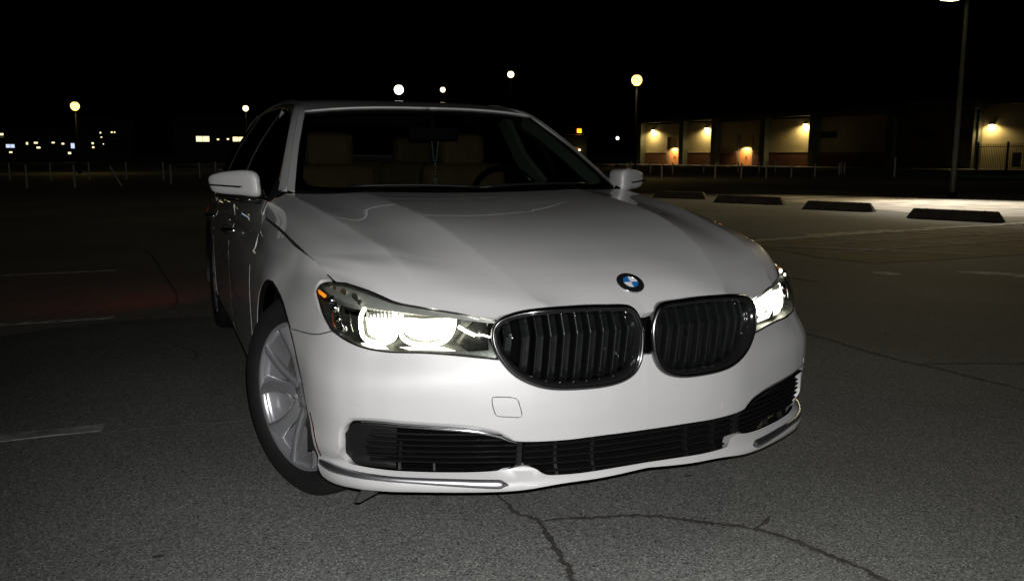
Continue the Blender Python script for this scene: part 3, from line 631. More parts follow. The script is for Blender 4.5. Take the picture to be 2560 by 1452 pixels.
# ---- lower intake
INo=A_([(0,.3575)]+ksm([(.07,.357)]+INTOP[::-1])+ksm(INBOT)[1:]+[(0,.2575)])
def intake(s):
    # bright upper blade of the outer opening
    tp=ksm([(.80,.4035),(.748,.4055),(.6881,.4015),(.5966,.3965),(.514,.390),(.451,.3778),(.4186,.3635),(.3955,.3525)],n=4); tp=A_(tp)
    X=N(tp[:,0],tp[:,1]); Nn=N.normal(tp[:,0],tp[:,1]); n=len(X); V=[];
    for i in range(n):
        w=np.interp(i/(n-1),[0,.25,.7,.9,1],[.004,.009,.015,.012,.004]); 
        for dx,dz in((.003,.001),(-.002,-w*.45),(-.010,-w),(-.026,-w*1.05),(-.026,.003)): V.append(X[i]+Nn[i]*dx+A_([0,0,dz]))
    F=[(i*5+q,i*5+(q+1)%5,(i+1)*5+(q+1)%5,(i+1)*5+q) for i in range(n-1) for q in range(5)]
    it=cpart('air_intake',mir(V,s),flipf([f[::-1] for f in F],s),'chrome',None,True)
    # fins
    def fin(s0,s1,z0,z1,dep=.012,th=.004,mat='gloss',name='intake_fin',bow=0):
        ss=np.linspace(s0,s1,14); zz=np.linspace(z0,z1,14)+bow*np.sin(np.linspace(0,math.pi,14)); X=N(ss,zz);Nn=N.normal(ss,zz)*A_([1,1,0]); 
        V,F=sweep(X-Nn*dep,[(-th,-.03),(th,-.03),(th*.8,.004),(0,.0085),(-th*.8,.004)],Nn); return mk(name,mir(V,s),flipf(F,s),mat,it)
    for z,so in((.378,.775),(.3605,.785),(.343,.79),(.325,.79),(.308,.785),(.291,.775)): fin(.388+max(0,(z-.355))*1.6,so,z-.001,z,bow=-.002)
    ch=A_(ksm([(.79,.2685),(.69,.2650),(.5946,.2652),(.49,.2668),(.43,.2712),(.395,.2795)],n=3)); X=N(ch[:,0],ch[:,1]);Nn=N.normal(ch[:,0],ch[:,1]); V,F=sweep(X-Nn*.004,[(-.003,-.01),(.003,-.01),(.003,.003),(-.003,.003)],Nn); mk('intake_lower_trim',mir(V,s),flipf(F,s),'dchrome',it)
    # closed outboard panel, upright bars, middle ribs
    V,F,NN=panel_data(N,[(.70,.262),(.80,.264),(.825,.285),(.828,.36),(.81,.395),(.78,.405),(.70,.406)],(),.03,.0,0,(s,)); V=V+A_([0,.03,0]); mk('intake_blank',V,F,'dark',it,True,NN)
    def bar(sx,z0,z1,w=.004,dep=.02):
        zz=np.linspace(z0,z1,5); X=N(np.full(5,sx),zz);Nn=N.normal(np.full(5,sx),zz); V,F=sweep(X-Nn*dep,[(-w,-.02),(w,-.02),(w,.0),(-w,.0)],Nn); mk('intake_upright',mir(V,s),flipf(F,s),'dark',it)
    bar(.70,.26,.345); bar(.612,.26,.345,.003,.035); bar(.385,.276,.356,.0075,.010)
    for sx in(.28,.165): bar(sx,.254,.357,.0045,.018)
    for z0,z1 in((.337,.340),(.319,.320),(.300,.300),(.281,.277),(.2615,.2600)): 
        e=.372 if z0>.275 else .315
        fin(0,e,z1,z0,dep=.018,th=.0035,mat='dark')
    # radiator and duct behind
    V,F,NN=panel_data(N,grow(INo,.012),(),.04,0,0,(s,)); V=V+A_([0,.10,0]); mk('radiator',V,F,'void',it,True,NN)
    for k,(x,w,z,h) in enumerate(((.672,.07,.3215,.011),(.24,.075,.3465,.008),(.045,.06,.3465,.008))):
        if k==0 and s==1: continue
        V,F=box((x*s,float(N([x],[z])[0][1])+.060,z),(w,.004,h)); mk('radiator_bracket',V,F,'alloy',it)
    # bright lower blade
    cl=cr(A_([(.8945,.2570,.0012),(.889,.2545,.005),(.866,.2530,.0075),(.822,.2497,.0062),(.706,.2470,.0052),(.60,.2445,.0062),(.502,.2415,.0072),(.4513,.2400,.0075),(.4360,.2390,.004),(.4258,.2370,.0008)]),False,5)
    X=N(cl[:,0],cl[:,1]);Nn=N.normal(cl[:,0],cl[:,1]); V,F=sweep(X+Nn*.001,[(math.cos(t),.75*math.sin(t)) for t in np.linspace(0,math.pi,7)]+[(0,-.5)],Nn,scale=cl[:,2]*1.75); cpart('chrome_strip',mir(V,s),flipf(F,s),'strip',None,True)
both(intake)
V,F=[],[]
bar0=None
zz=np.linspace(.2575,.357,5); 
# tray under the nose
P=A_(ksm(BOTl)); X=N(P[:,0],P[:,1]); Vt=[];Ft=[]
full=[tuple(p*[-1,1,1]) for p in X[::-1]]+[tuple(p) for p in X[1:]]
n=len(full); Vt=[(x*.985,y+.02,z+.004) for x,y,z in full]+[(x*.80,.62,.27) for x,y,z in full]
cpart('undertray',Vt,[(i,i+1,n+i+1,n+i) for i in range(n-1)],'dark')
V,F=box((0,2.9,.25),(1.5,4.2,.06)); cpart('floor_pan',V,F,'void')
V,F=box((0,.80,.55),(1.02,.75,.40)); cpart('engine_bay',V,F,'void')
for s in(-1,):   # black rubber flap hanging ahead of the wheel
    V=[(-.74*s*-1,.33,.20),(-.66*s*-1,.30,.20),(-.755*s*-1,.26,.085),(-.765*s*-1,.255,.085)]
    V=[(-.765,.30,.215),(-.715,.30,.215),(-.738,.30,.168),(-.792,.30,.146),(-.806,.30,.148)]; V=V+[(x,y+.010,z) for x,y,z in V]
    cpart('rubber_flap',V,[(0,1,2,3,4),(9,8,7,6,5)]+[(i,5+i,5+(i+1)%5,(i+1)%5) for i in range(5)],'flap')
# ---- wheels
def spoke_mesh():
    # one twisted blade along +y (radius), axis = -x is outboard
    st=[(.045,.024,-.018,.022),(.09,.021,-.014,.024),(.14,.020,-.006,.024),(.19,.024,.004,.022),(.232,.032,.010,.018),(.246,.037,.014,.014)]
    V=[];m=6
    for i,(r,w,dx,t) in enumerate(st):
        sk=.010*math.sin((r-.045)/.2*math.pi)
        for a,bx in((-w,.004),(-w*.55,-.004),(w*.15,-.0055),(w,.006),(w*.85,t),(-w*.85,t)): V.append((bx+dx*-.6+.012*(a/.03),r,a+sk))
    F=[(i*m+q,i*m+(q+1)%m,(i+1)*m+(q+1)%m,(i+1)*m+q) for i in range(len(st)-1) for q in range(m)]
    F+=[tuple(range(m))[::-1],tuple((len(st)-1)*m+q for q in range(m))]
    return V,F
SPV,SPF=spoke_mesh(); sp_me=None
def wheel(s,cy,steer):
    global sp_me
    # local frame: -x is the outboard face; x=0 the face plane
    rim=lathe([(.262,.000),(.2625,.006),(.257,.010),(.250,.012),(.243,.030),(.237,.075),(.236,.16),(.240,.17),(.246,.19)],72)
    lipp=lathe([(.262,.0),(.258,-.002),(.250,.003),(.246,.012)],72)
    V,F=join(rim,lipp); w_=mk('wheel',V,F,'alloy',car,True)
    face=A_([-.872,.848,.334]) if cy<2 else A_([-.868,4.085,.334])
    ang=steer
    if s==-1: Mx=Matrix.Translation((face[0],face[1]-2.5,face[2]+GZ))@Matrix.Rotation(ang,4,'Z')
    else:
        f2=(.905,.90) if cy<2 else (.868,4.085)
        Mx=Matrix.Translation((f2[0],f2[1]-2.5,.334+GZ))@Matrix.Rotation(ang,4,'Z')@Matrix.Rotation(math.pi,4,'Z')
    w_.matrix_local=Mx
    ty=lathe([(.246,.012),(.262,-.004),(.27,-.012),(.30,-.018),(.325,-.014),(.338,-.002),(.3475,.012),(.3505,.04),(.344,.043),(.344,.050),(.3515,.053),(.352,.09),(.345,.093),(.345,.10),(.352,.103),(.3515,.14),(.344,.143),(.344,.150),(.3505,.153),(.3475,.185),(.335,.20),(.30,.215),(.262,.205)],96)
    mk('tyre',*ty,'tyre',w_,True)
    hub=lathe([(0,.014),(.030,.012),(.032,.016),(.034,.022),(.060,.026),(.066,.040),(.066,.07)],40); mk('hub',*hub,'alloy',w_,True)
    mk('hub_cap',*lathe([(0,.0095),(.018,.0095),(.026,.0115),(.0285,.014)],30),'alloy',w_,True)
    if sp_me is None:
        o=mk('spoke',SPV,SPF,'alloy',w_,True); bevel(o,.002,2,30); sp_me=o.data; first=o
    else: o=bpy.data.objects.new('spoke',sp_me); link(o,w_); bevel(o,.002,2,30)
    for k in range(10):
        if k: o=bpy.data.objects.new('spoke',sp_me); link(o,w_); bevel(o,.002,2,30)
        a=rad(72*(k//2)+(-15.5 if k%2 else 15.5)+14)
        o.matrix_local=Matrix.Translation((.016,0,0))@Matrix.Rotation(a,4,'X')@Matrix.Scale(1 if k%2 else -1,4,(0,0,1))
    mk('brake_disc',*lathe([(.05,.085),(.172,.085),(.174,.09),(.172,.105),(.05,.105)],60),'iron',w_,True)
    V=[];F=[]
    n=9
    for i in range(n):
        a=rad(-35+70*i/(n-1))
        for r,x in((.105,.070),(.185,.070),(.185,.125),(.105,.125)): V.append((x,r*math.cos(a),r*math.sin(a)))
    F=[(i*4+q,i*4+(q+1)%4,(i+1)*4+(q+1)%4,(i+1)*4+q) for i in range(n-1) for q in range(4)]+[(0,1,2,3)[::-1],tuple((n-1)*4+q for q in range(4))]
    o=mk('brake_caliper',V,F,'iron',w_)
    mk('wheel_back',*lathe([(0,.175),(.236,.175)],40),'void',w_)
wheel(-1,.875,rad(22.2)); wheel(1,.875,rad(20)); wheel(-1,4.085,0); wheel(1,4.085,0)
# ---- greenhouse
WK=[0,.25,.5,.75]
WS=Surf([[(0,1.33,.998),(0,1.675,1.213),(0,2.03,1.383)],[(.25,1.345,1.0),(.235,1.70,1.211),(.22,2.045,1.382)],[(.5,1.40,1.006),(.46,1.755,1.206),(.42,2.078,1.374)],[(.749,1.508,1.013),(.672,1.815,1.197),(.587,2.12,1.359)]],WK,[0,.4,.8])
rail_i=[(.749,1.508,1.013),(.672,1.815,1.197),(.622,1.99,1.297),(.587,2.12,1.361),(.556,2.4,1.420),(.540,2.8,1.452),(.532,3.3,1.455),(.535,3.8,1.43),(.54,4.15,1.39),(.57,4.6,1.19),(.66,4.85,1.03)]
rail_o=[(.80,1.595,1.013),(.715,1.885,1.205),(.662,2.07,1.31),(.622,2.215,1.374),(.592,2.42,1.408),(.575,2.8,1.438),(.566,3.3,1.442),(.572,3.8,1.412),(.585,4.2,1.365),(.65,4.62,1.16),(.71,4.86,1.01)]
ri=A_(rail_i);ro=A_(rail_o); RV=[0,.35,.55,.72,1.0,1.4,1.9,2.4,2.8,3.3,3.6]
mid=(ri+ro)/2; nm=np.cross(ro-ri,np.gradient(ri,axis=0)); nm/=np.linalg.norm(nm,axis=1,keepdims=True); nm*=np.sign(nm[:,2:3]+1e-9)
mid=mid+nm*.007
RS=Surf(np.stack([ri,mid,ro]),[0,.03,.06],RV)
gl=cpanel('windscreen','glass',WS,[(0,.0),(.75,.0),(.75,.8),(0,.8)],(),.05,0,0,(1,-1))
for s in(1,-1):
    mk('windscreen_border',*[x for x in panel_data(WS,[(0,.0),(.75,.0),(.75,.8),(0,.8),(0,.765),(.705,.765),(.722,.12),(.70,.06),(.66,.045),(0,.04)],(),.03,0,-.004,(s,))][:2],'gloss',gl,True)
    # two facings on the pillar with the groove between them
    cpanel('roof_rail','paint',RS,[(.0,0),(.0255,0),(.0255,3.6),(.0,3.6)],(),.03,.006,.0,(s,))
    cpanel('roof_rail','paint',RS,[(.0285,0),(.06,0),(.06,3.6),(.0285,3.6)],(),.03,.012,.0,(s,))
    cpanel('rail_groove','seam',RS,[(.018,0),(.036,0),(.036,3.6),(.018,3.6)],(),.04,0,-.007,(s,))
RK=[0,.2,.4,.56]; RY=[0,.37,.77,1.27,1.77,2.12]
RF=Surf([[(0,2.03,1.385),(0,2.4,1.436),(0,2.8,1.462),(0,3.3,1.468),(0,3.8,1.446),(0,4.15,1.405)],
 [(.22,2.045,1.384),(.2,2.4,1.435),(.2,2.8,1.461),(.2,3.3,1.467),(.2,3.8,1.444),(.2,4.15,1.403)],
 [(.42,2.078,1.376),(.39,2.4,1.431),(.385,2.8,1.458),(.385,3.3,1.463),(.39,3.8,1.438),(.40,4.15,1.398)],
 [(.587,2.12,1.361),(.556,2.4,1.420),(.545,2.8,1.452),(.545,3.3,1.455),(.555,3.8,1.43),(.56,4.15,1.39)]],RK,RY)
cpanel('roof','paint',RF,[(0,0),(.558,0),(.558,2.12),(0,2.12)],(),.05,.012,0,(1,-1))
for s in(1,-1):   # lit rolled edge of the roof over the screen
    tt=np.linspace(0,.75,16); X=WS(tt,np.full(16,.8))+A_([0,-.002,.003]); V,F=sweep(X,circ(.0055,8),[(0,-.5,1)]*16); cpart('roof_edge',mir(V,s),flipf(F,s),'paint',None,True)
# side glass
GK=[0,.15,.3]; 
gb=[(.846,1.62,.985),(.852,1.93,.985),(.851,2.215,.985),(.846,2.6,.985),(.838,3.1,.985),(.829,3.6,.985),(.815,4.1,.99),(.77,4.5,1.0)]
gt=[(.806,1.62,1.02),(.718,1.91,1.198),(.640,2.225,1.350),(.608,2.6,1.398),(.592,3.1,1.412),(.588,3.6,1.398),(.61,4.1,1.325),(.69,4.5,1.12)]
gb=A_(gb);gt=A_(gt);gm=(gb+gt)/2+A_([.022,0,.0])
SG=Surf(np.stack([gb,gm,gt]),GK,[0,.3,.6,1.0,1.5,2.0,2.5,2.9])
for s in(1,-1):
    for v0,v1 in((0,1.02),(1.06,2.06),(2.10,2.9)): 
        cpanel('side_window','sglass',SG,[(0,v0),(0,v1),(.3,v1),(.3,v0)],(),.06,0,0,(s,))
    for v in(1.04,2.08):
        uu=np.linspace(0,.3,8); X=SG(uu,np.full(8,v)); V,F=sweep(X,[(-.03,-.006),(.03,-.006),(.03,.002),(-.03,.002)],SG.normal(uu,np.full(8,v))*-1); cpart('window_pillar',mir(V,s),flipf(F,s),'dark')
    for u,nm_ in((0,'waist_trim'),(.3,'window_trim')):
        vv=np.linspace(0,2.9,40); X=SG(np.full(40,u),vv); V,F=sweep(X,circ(.005,6),[(1,0,0)]*40); cpart(nm_,mir(V,s),flipf(F,s),'satin',None,True)
    # black quarter sail where the mirror stands
    V=[(.80,1.59,1.01),(.852,1.56,.975),(.858,1.9,.98),(.80,1.66,1.05)]; V=V+[(x-.02,y,z) for x,y,z in V]
    cpart('mirror_sail',mir(V,s),flipf([(0,1,2,3),(0,4,5,1),(1,5,6,2),(2,6,7,3),(3,7,4,0)],s),'gloss')
# shoulder, boot and rear screen
for s in(1,-1):
    sh=Surf([[(.865,1.9,.978),(.868,3,.978),(.862,4.1,.978),(.80,4.6,.978),(.70,4.85,.978)],[(.845,1.9,.992),(.85,3,.992),(.845,4.1,1.0),(.77,4.5,1.06),(.66,4.85,1.03)]],[0,.03],[0,1.1,2.2,2.7,3.0])
    cpanel('shoulder','paint',sh,[(0,0),(0,3),(.03,3),(.03,0)],(),.1,0,0,(s,))
RW=Surf([[(0,4.15,1.405),(0,4.62,1.16),(0,4.85,1.06),(0,5.14,1.02),(0,5.2,.97)],[(.56,4.15,1.39),(.60,4.6,1.15),(.60,4.83,1.045),(.6,5.0,1.0),(.55,5.1,.97)],[(.62,4.2,1.37),(.70,4.62,1.13),(.74,4.75,1.01),(.7,4.9,.98),(.65,4.98,.97)]],[0,.6,.8],[0,.5,.75,1.0,1.1])
cpanel('rear_window','sglass',RW,[(0,0),(.6,0),(.6,.5),(0,.5)],(),.08,0,0,(1,-1))
cpanel('boot_lid','paint',RW,[(0,.505),(.8,.505),(.8,1.1),(0,1.1)],(),.08,.01,0,(1,-1))
# cowl and wipers
cw=[tuple(p) for p in WS(np.linspace(0,.75,12),np.zeros(12))]
for s in(1,-1):
    V=[(x*s,y-.02,z-.016) for x,y,z in cw]+[(x*s,y+.05,z-.0) for x,y,z in cw]; cpart('cowl_panel',V,flipf([(i,i+1,12+i+1,12+i) for i in range(11)],s),'dark')
for x0,x1 in((-.55,.02),(.0,.55)):
    a_=A_([abs(x0),0,0]);
    P=[]
    for t in np.linspace(0,1,8):
        x=x0+(x1-x0)*t; p=WS([abs(x)],[.030+.018*math.sin(t*3.1)])[0]; P.append((x,p[1]-.006,p[2]+.010))
    V,F=sweep(P,circ(.006,6),[(0,-1,1)]*8); cpart('wiper',V,F,'dark',None,True)
# ---- door mirrors
def mirror(s):
    Mi=cr(A_(MIR),True,4); c=Mi.mean(0); fn=A_([.539,-.842,0]); V=[];m=len(Mi)
    secs=[(.96,-.085),(1.0,-.06),(1.0,-.02),(.985,.006),(.94,.022),(.84,.034),(.6,.043),(.3,.047)]
    secs=[(.92,-.12),(1.0,-.09),(1.0,-.008),(.992,.004),(.965,.012),(.90,.018),(.7,.022),(.4,.024)]
    bk=A_([0,1.,0])
    for k,o in secs: V+=[tuple(c+(p-c)*k+(fn*o if o>0 else -bk*o)) for p in Mi]
    V.append(tuple(c+fn*.0245)); F=[(i*m+q,(i+1)*m+q,(i+1)*m+(q+1)%m,i*m+(q+1)%m) for i in range(len(secs)-1) for q in range(m)]
    F+=[((len(secs)-1)*m+q,len(V)-1,(len(secs)-1)*m+(q+1)%m) for q in range(m)]
    mo=cpart('door_mirror',mir(V,s),flipf([f[::-1] for f in F],s),'paint',None,True)
    b=c+A_([0,0,0]); 
    Vg=[tuple(c+(p-c)*.92+bk*.121) for p in Mi]+[tuple(c+bk*.121)]; mk('mirror_glass',mir(Vg,s),flipf([(q,(q+1)%m,m) for q in range(m)],s),'chrome',mo)
    # indicator slit
    S_=A_(MIRS); V=[tuple(p+fn*.027) for p in S_]+[tuple(p-fn*.02) for p in S_]; mk('mirror_indicator',mir(V,s),flipf([(0,1,2,3),(0,4,5,1),(1,5,6,2),(2,6,7,3),(3,7,4,0)],s),'gloss',mo)
    # black foot
    V=[(.868,1.66,.984),(1.0,1.745,.99),(1.0,1.80,.985),(.868,1.80,.975),(.845,1.66,.945),(.90,1.70,.962),(.90,1.80,.955),(.845,1.80,.945)]
    mk('mirror_foot',mir(V,s),flipf([(0,1,2,3),(4,7,6,5),(0,4,5,1),(1,5,6,2),(2,6,7,3),(3,7,4,0)],s),'gloss',mo,True)
both(mirror)
# ---- cabin
def rbox(c,sz,b=.04,tilt=0,seg=3):
    V,F=box((0,0,0),sz,Matrix.Rotation(tilt,3,'X')); return [(v[0]+c[0],v[1]+c[1],v[2]+c[2]) for v in V],F
def seat(x,y,parent=None):
    o=cpart('seat',*rbox((x,y,.52),(.50,.52,.18)),'beige'); bevel(o,.05,3)
    q=mk('seat_back',*rbox((x,y+.32,.82),(.50,.14,.60),tilt=rad(-14)),'beige',o); bevel(q,.055,3)
    q=mk('head_rest',*rbox((x,y+.40,1.185),(.27,.11,.19),tilt=rad(-8)),'beige',o); bevel(q,.045,3)
for x in(-.38,.38): seat(x,2.22)
for x in(-.42,.42): seat(x,3.30)
o=cpart('rear_bench',*rbox((0,3.66,.88),(.42,.12,.50),tilt=rad(-14)),'beige'); bevel(o,.05,3)
o=cpart('dashboard',*rbox((0,1.66,.82),(1.46,.42,.24)),'dash'); bevel(o,.06,3)
o=cpart('centre_console',*rbox((0,2.1,.58),(.26,.8,.30)),'dash'); bevel(o,.04,3)
V,F=lathe([(0,0)]+[(0,0)],3)
ring=[(.185*math.cos(t),.185*math.sin(t),0) for t in np.linspace(0,2*math.pi,41)[:-1]]
SWM=Matrix.Translation((.38,1.93,.93))@Matrix.Rotation(rad(64),4,'X')
V,F=sweep([tuple(SWM@Vector(p)) for p in ring],circ(.015,8),[tuple(SWM.to_3x3()@Vector((0,0,1)))]*40,True); sw=cpart('steering_wheel',V,F,'gloss',None,True)
for a in(0,90,180,270)[:3]:
    V,F=xform(box((.09*math.cos(rad(180+a)),.09*math.sin(rad(180+a)),0),(.17 if a!=90 else .04,.04 if a!=90 else .17,.015)),SWM); mk('wheel_spoke',V,F,'dash',sw)
V,F=xform(lathe([(0,.02),(.055,.015),(.06,-.02)],20,'z'),SWM); mk('airbag_cover',V,F,'dash',sw,True)
V,F=rbox((0,1.965,1.262),(.25,.03,.065)); o=cpart('interior_mirror',V,F,'dash'); bevel(o,.012,3)
mk('mirror_stem',*sweep([(0,1.975,1.29),(0,1.985,1.345)],circ(.012,8),[(0,1,0)]*2),'dash',o)
hl=cpanel('headliner','headl',RF,[(0,0.02),(.55,.02),(.55,2.1),(0,2.1)],(),.1,0,-.03,(1,-1))
for s in(1,-1):
    P=[(.80*s,2.42,.99),(.70*s,2.50,1.15),(.62*s,2.56,1.36)]; V,F=sweep(P,[(-.055,-.015),(.055,-.015),(.055,.015),(-.055,.015)],[(-s,0,0)]*3); cpart('door_pillar',V,F,'headl')
    P=[tuple((ri[i]*.5+ro[i]*.5)*A_([s,1,1])+A_([-.035*s,.012,-.03])) for i in range(4)]; V,F=sweep(P,[(-.03,-.008),(.03,-.008),(.03,.008),(-.03,.008)],[(-s,0,0)]*4); cpart('pillar_lining',V,F,'headl')
    V,F=box((.80*s,2.6,.84),(.04,1.9,.28)); o=cpart('door_lining',V,F,'beige'); bevel(o,.015)
V,F=box((-.52,1.60,.957),(.20,.10,.004)); cpart('vin_plate',V,F,'dash')
# tail lamps throw red on the asphalt behind
for s in(1,-1):
    ld=bpy.data.lights.new('tail_glow','SPOT'); ld.color=(1,.03,.015); ld.energy=2.6 if s==-1 else 1.5; ld.spot_size=rad(120); ld.spot_blend=.9; ld.shadow_soft_size=.08
    lo=bpy.data.objects.new('tail_glow',ld); link(lo,car); lo.location=(s*.93,5.0-2.5,.78); lo.rotation_euler=Vector((s*.9,1.1,-.55)).to_track_quat('-Z','Y').to_euler()
# ---- rosary hanging from the interior mirror
rz=empty('rosary',(-.0,1.945,1.225+GZ),'string of clear glass beads with a cross hanging behind the windscreen','rosary')
bm=bpy.data.meshes.new('bead'); bb=bmesh.new(); bmesh.ops.create_uvsphere(bb,u_segments=8,v_segments=6,radius=.0045); bb.to_mesh(bm); bb.free(); bm.materials.append(M['bead'])
for i in range(22):
    if i<9: x,z=-.016+.010*(i/8),-.004-.011*i
    elif i<18: x,z=.016-.010*((i-9)/8),-.004-.011*(i-9)
    else: x,z=0,-.118-.014*(i-18)
    o=bpy.data.objects.new('bead',bm); link(o,rz); o.location=(x,0,z)
mk('medal',*lathe([(0,-.003),(.008,-.003),(.009,0),(.008,.003),(0,.003)],12,'x'),'bead',rz,True).location=(0,0,-.108)
mk('cross',*join(box((0,0,-.195),(.006,.004,.042)),box((0,0,-.188),(.024,.004,.006))),'bead',rz)
# ======================================================== GROUND
def asphalt():
    m,nt,b=new_mat('worn_asphalt')
    tc=node(nt,'ShaderNodeTexCoord')
    def noise(s,d=6,r=.6):
        t=node(nt,'ShaderNodeTexNoise'); t.inputs['Scale'].default_value=s; t.inputs['Detail'].default_value=d; t.inputs['Roughness'].default_value=r; nt.links.new(tc.outputs['Object'],t.inputs['Vector']); return t
    big=noise(.45,5); fine=noise(110,4,.75)
    v=node(nt,'ShaderNodeTexVoronoi'); v.inputs['Scale'].default_value=210; nt.links.new(tc.outputs['Object'],v.inputs['Vector'])
    rp=node(nt,'ShaderNodeValToRGB'); e=rp.color_ramp.elements; e[0].position=.0; e[0].color=(.02,.02,.021,1); e[1].position=1; e[1].color=(.46,.46,.44,1)
    e2=rp.color_ramp.elements.new(.22); e2.color=(.160,.168,.158,1); e3=rp.color_ramp.elements.new(.8); e3.color=(.222,.230,.216,1)
    sp=node(nt,'ShaderNodeSeparateColor'); nt.links.new(v.outputs['Color'],sp.inputs[0]); nt.links.new(sp.outputs[0],rp.inputs[0])
    r2=node(nt,'ShaderNodeMapRange'); r2.inputs[1].default_value=.3;r2.inputs[2].default_value=.7;r2.inputs[3].default_value=.7;r2.inputs[4].default_value=1.25
    nt.links.new(big.outputs[0],r2.inputs[0])
    r3=node(nt,'ShaderNodeMapRange'); r3.inputs[1].default_value=.25;r3.inputs[2].default_value=.75;r3.inputs[3].default_value=.72;r3.inputs[4].default_value=1.2
    nt.links.new(fine.outputs[0],r3.inputs[0])
    mu=node(nt,'ShaderNodeMath',operation='MULTIPLY'); nt.links.new(r2.outputs[0],mu.inputs[0]); nt.links.new(r3.outputs[0],mu.inputs[1])
    mx=node(nt,'ShaderNodeVectorMath',operation='SCALE'); nt.links.new(rp.outputs[0],mx.inputs[0]); nt.links.new(mu.outputs[0],mx.inputs['Scale'])
    nt.links.new(mx.outputs[0],b.inputs['Base Color']); b.inputs['Roughness'].default_value=.85
    bp=node(nt,'ShaderNodeBump'); bp.inputs['Strength'].default_value=.55; bp.inputs['Distance'].default_value=.004; nt.links.new(fine.outputs[0],bp.inputs['Height']); nt.links.new(bp.outputs[0],b.inputs['Normal'])
    return m
M['asph']=asphalt()
M['tar']=pmat('crack_filler',(.062,.057,.05),.8,noise=.45,nscale=90,bump=.8,bscale=160)
M['tar2']=pmat('faint_crack_filler',(.085,.082,.078),.8,noise=.45,nscale=90)
M['line']=pmat('worn_white_paint',(.33,.34,.33),.8,noise=.5,nscale=14,bump=.4,bscale=120)
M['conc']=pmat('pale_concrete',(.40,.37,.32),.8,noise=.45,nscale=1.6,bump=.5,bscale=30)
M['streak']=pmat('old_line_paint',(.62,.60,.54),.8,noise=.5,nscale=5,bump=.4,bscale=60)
M['ypatch']=pmat('yellow_lit_asphalt',(.15,.125,.055),.85,noise=.45,nscale=2.2,bump=.6,bscale=50)  # patched asphalt, with the yellow of the warm lamp light put into its colour
M['curb']=pmat('precast_concrete',(.16,.13,.10),.85,noise=.35,nscale=7,bump=.5,bscale=60)
M['cgreen']=pmat('green_kerb_paint',(.12,.22,.09),.8,noise=.2,nscale=6)
M['wood']=pmat('weathered_post',(.72,.70,.64),.85,noise=.2,nscale=12,bump=.5,bscale=50)
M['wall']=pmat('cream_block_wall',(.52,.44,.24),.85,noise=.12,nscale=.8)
M['brickd']=pmat('red_brick',(.20,.085,.045),.85,noise=.3,nscale=7)
M['door']=pmat('orange_door',(.62,.26,.10),.6,noise=.1,nscale=2)
M['roofm']=pmat('dark_roof_metal',(.05,.06,.045),.6,noise=.25,nscale=3)
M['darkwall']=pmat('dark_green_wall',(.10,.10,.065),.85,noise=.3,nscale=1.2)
M['pole']=pmat('dark_painted_pole',(.005,.005,.004),.9,spec=.1,metal=0,noise=.2,nscale=8)
M['iron2']=pmat('black_fence_iron',(.02,.02,.018),.6)
M['sign']=pmat('white_sign',(.6,.58,.52),.6,noise=.06,nscale=6)
M['sodium']=emat('sodium_globe',(1,.58,.15),3.6)
M['sodium2']=emat('warm_globe',(1,.78,.42),3.4)
M['whiteg']=emat('white_globe',(1,.93,.8),4)
M['orangeg']=emat('orange_globe',(1,.25,.01),3)
M['winlit']=emat('lit_window',(1,.85,.45),1.6)
M['winblue']=emat('lit_window_cool',(.62,.72,1),1.1)
M['pack']=emat('wall_pack_lamp',(1,.78,.45),25)
g=1100
gr=mk('ground',[(-g,-60,0),(g,-60,0),(g,g,0),(-g,g,0)],[(0,1,2,3)],'asph',kind='structure')
def sheet(name,pts,z,mat,kind='structure'):
    P=A_(pts)
    if area(P)<0: P=P[::-1]
    n=len(P); V=[(x,y,z) for x,y in P]+[(x,y,z-.0038) for x,y in P]
    return mk(name,V,[tuple(range(n))]+[(i,n+i,n+(i+1)%n,(i+1)%n) for i in range(n)],mat,kind=kind)
def crack(name,pts,w,z=.0032,mat='tar'):
    P=resample(cr(A_(pts),False,6),.012,False); t=np.gradient(P,axis=0); t/=np.maximum(np.linalg.norm(t,axis=1,keepdims=True),1e-9); nrm=np.stack([-t[:,1],t[:,0]],1)
    n=len(P); rng=np.random.RandomState(int(abs(pts[0][0]*1000))%999)
    def walk(k): a=np.convolve(rng.randn(n+60),np.ones(k)/k,'same')[30:30+n]*math.sqrt(k); return a
    c=P+nrm*(walk(10)*.0032+rng.randn(n)*.0008)[:,None]; wl=w*(.85+.30*walk(4)+.32*rng.randn(n)); wr=w*(.85+.30*walk(4)+.32*rng.randn(n))
    e=np.minimum(1,np.minimum(np.arange(n),np.arange(n)[::-1])/8+.15); wl=np.clip(wl,w*.25,w*2)*e; wr=np.clip(wr,w*.25,w*2)*e
    L=c+nrm*wl[:,None];R=c-nrm*wr[:,None]; V=[(x,y,z) for x,y in L]+[(x,y,z) for x,y in R]+[(x,y,.0004) for x,y in c+nrm*(wl*1.25)[:,None]]+[(x,y,.0004) for x,y in c-nrm*(wr*1.25)[:,None]]
    F=[]
    for i in range(n-1): F+=[(i,n+i,n+i+1,i+1),(i,i+1,2*n+i+1,2*n+i),(n+i,3*n+i,3*n+i+1,n+i+1)]
    return mk(name,V,F,mat,kind='structure')
crack('sealed_crack',[(-.24,.66),(-.24,.58),(-.24,.41),(-.21,.31),(-.24,.12),(-.27,-.04),(-.28,-.09),(-.31,-.3)],.0085)
crack('sealed_crack',[(-.205,.31),(-.13,.30),(0,.26),(.12,.22),(.25,.13),(.33,.06),(.41,-.02),(.47,-.15),(.49,-.27),(.52,-.35),(.52,-.42),(.55,-.6)],.0095,.0036)
crack('sealed_crack',[(.405,-.005),(.47,.02),(.525,.05)],.007,.0040)
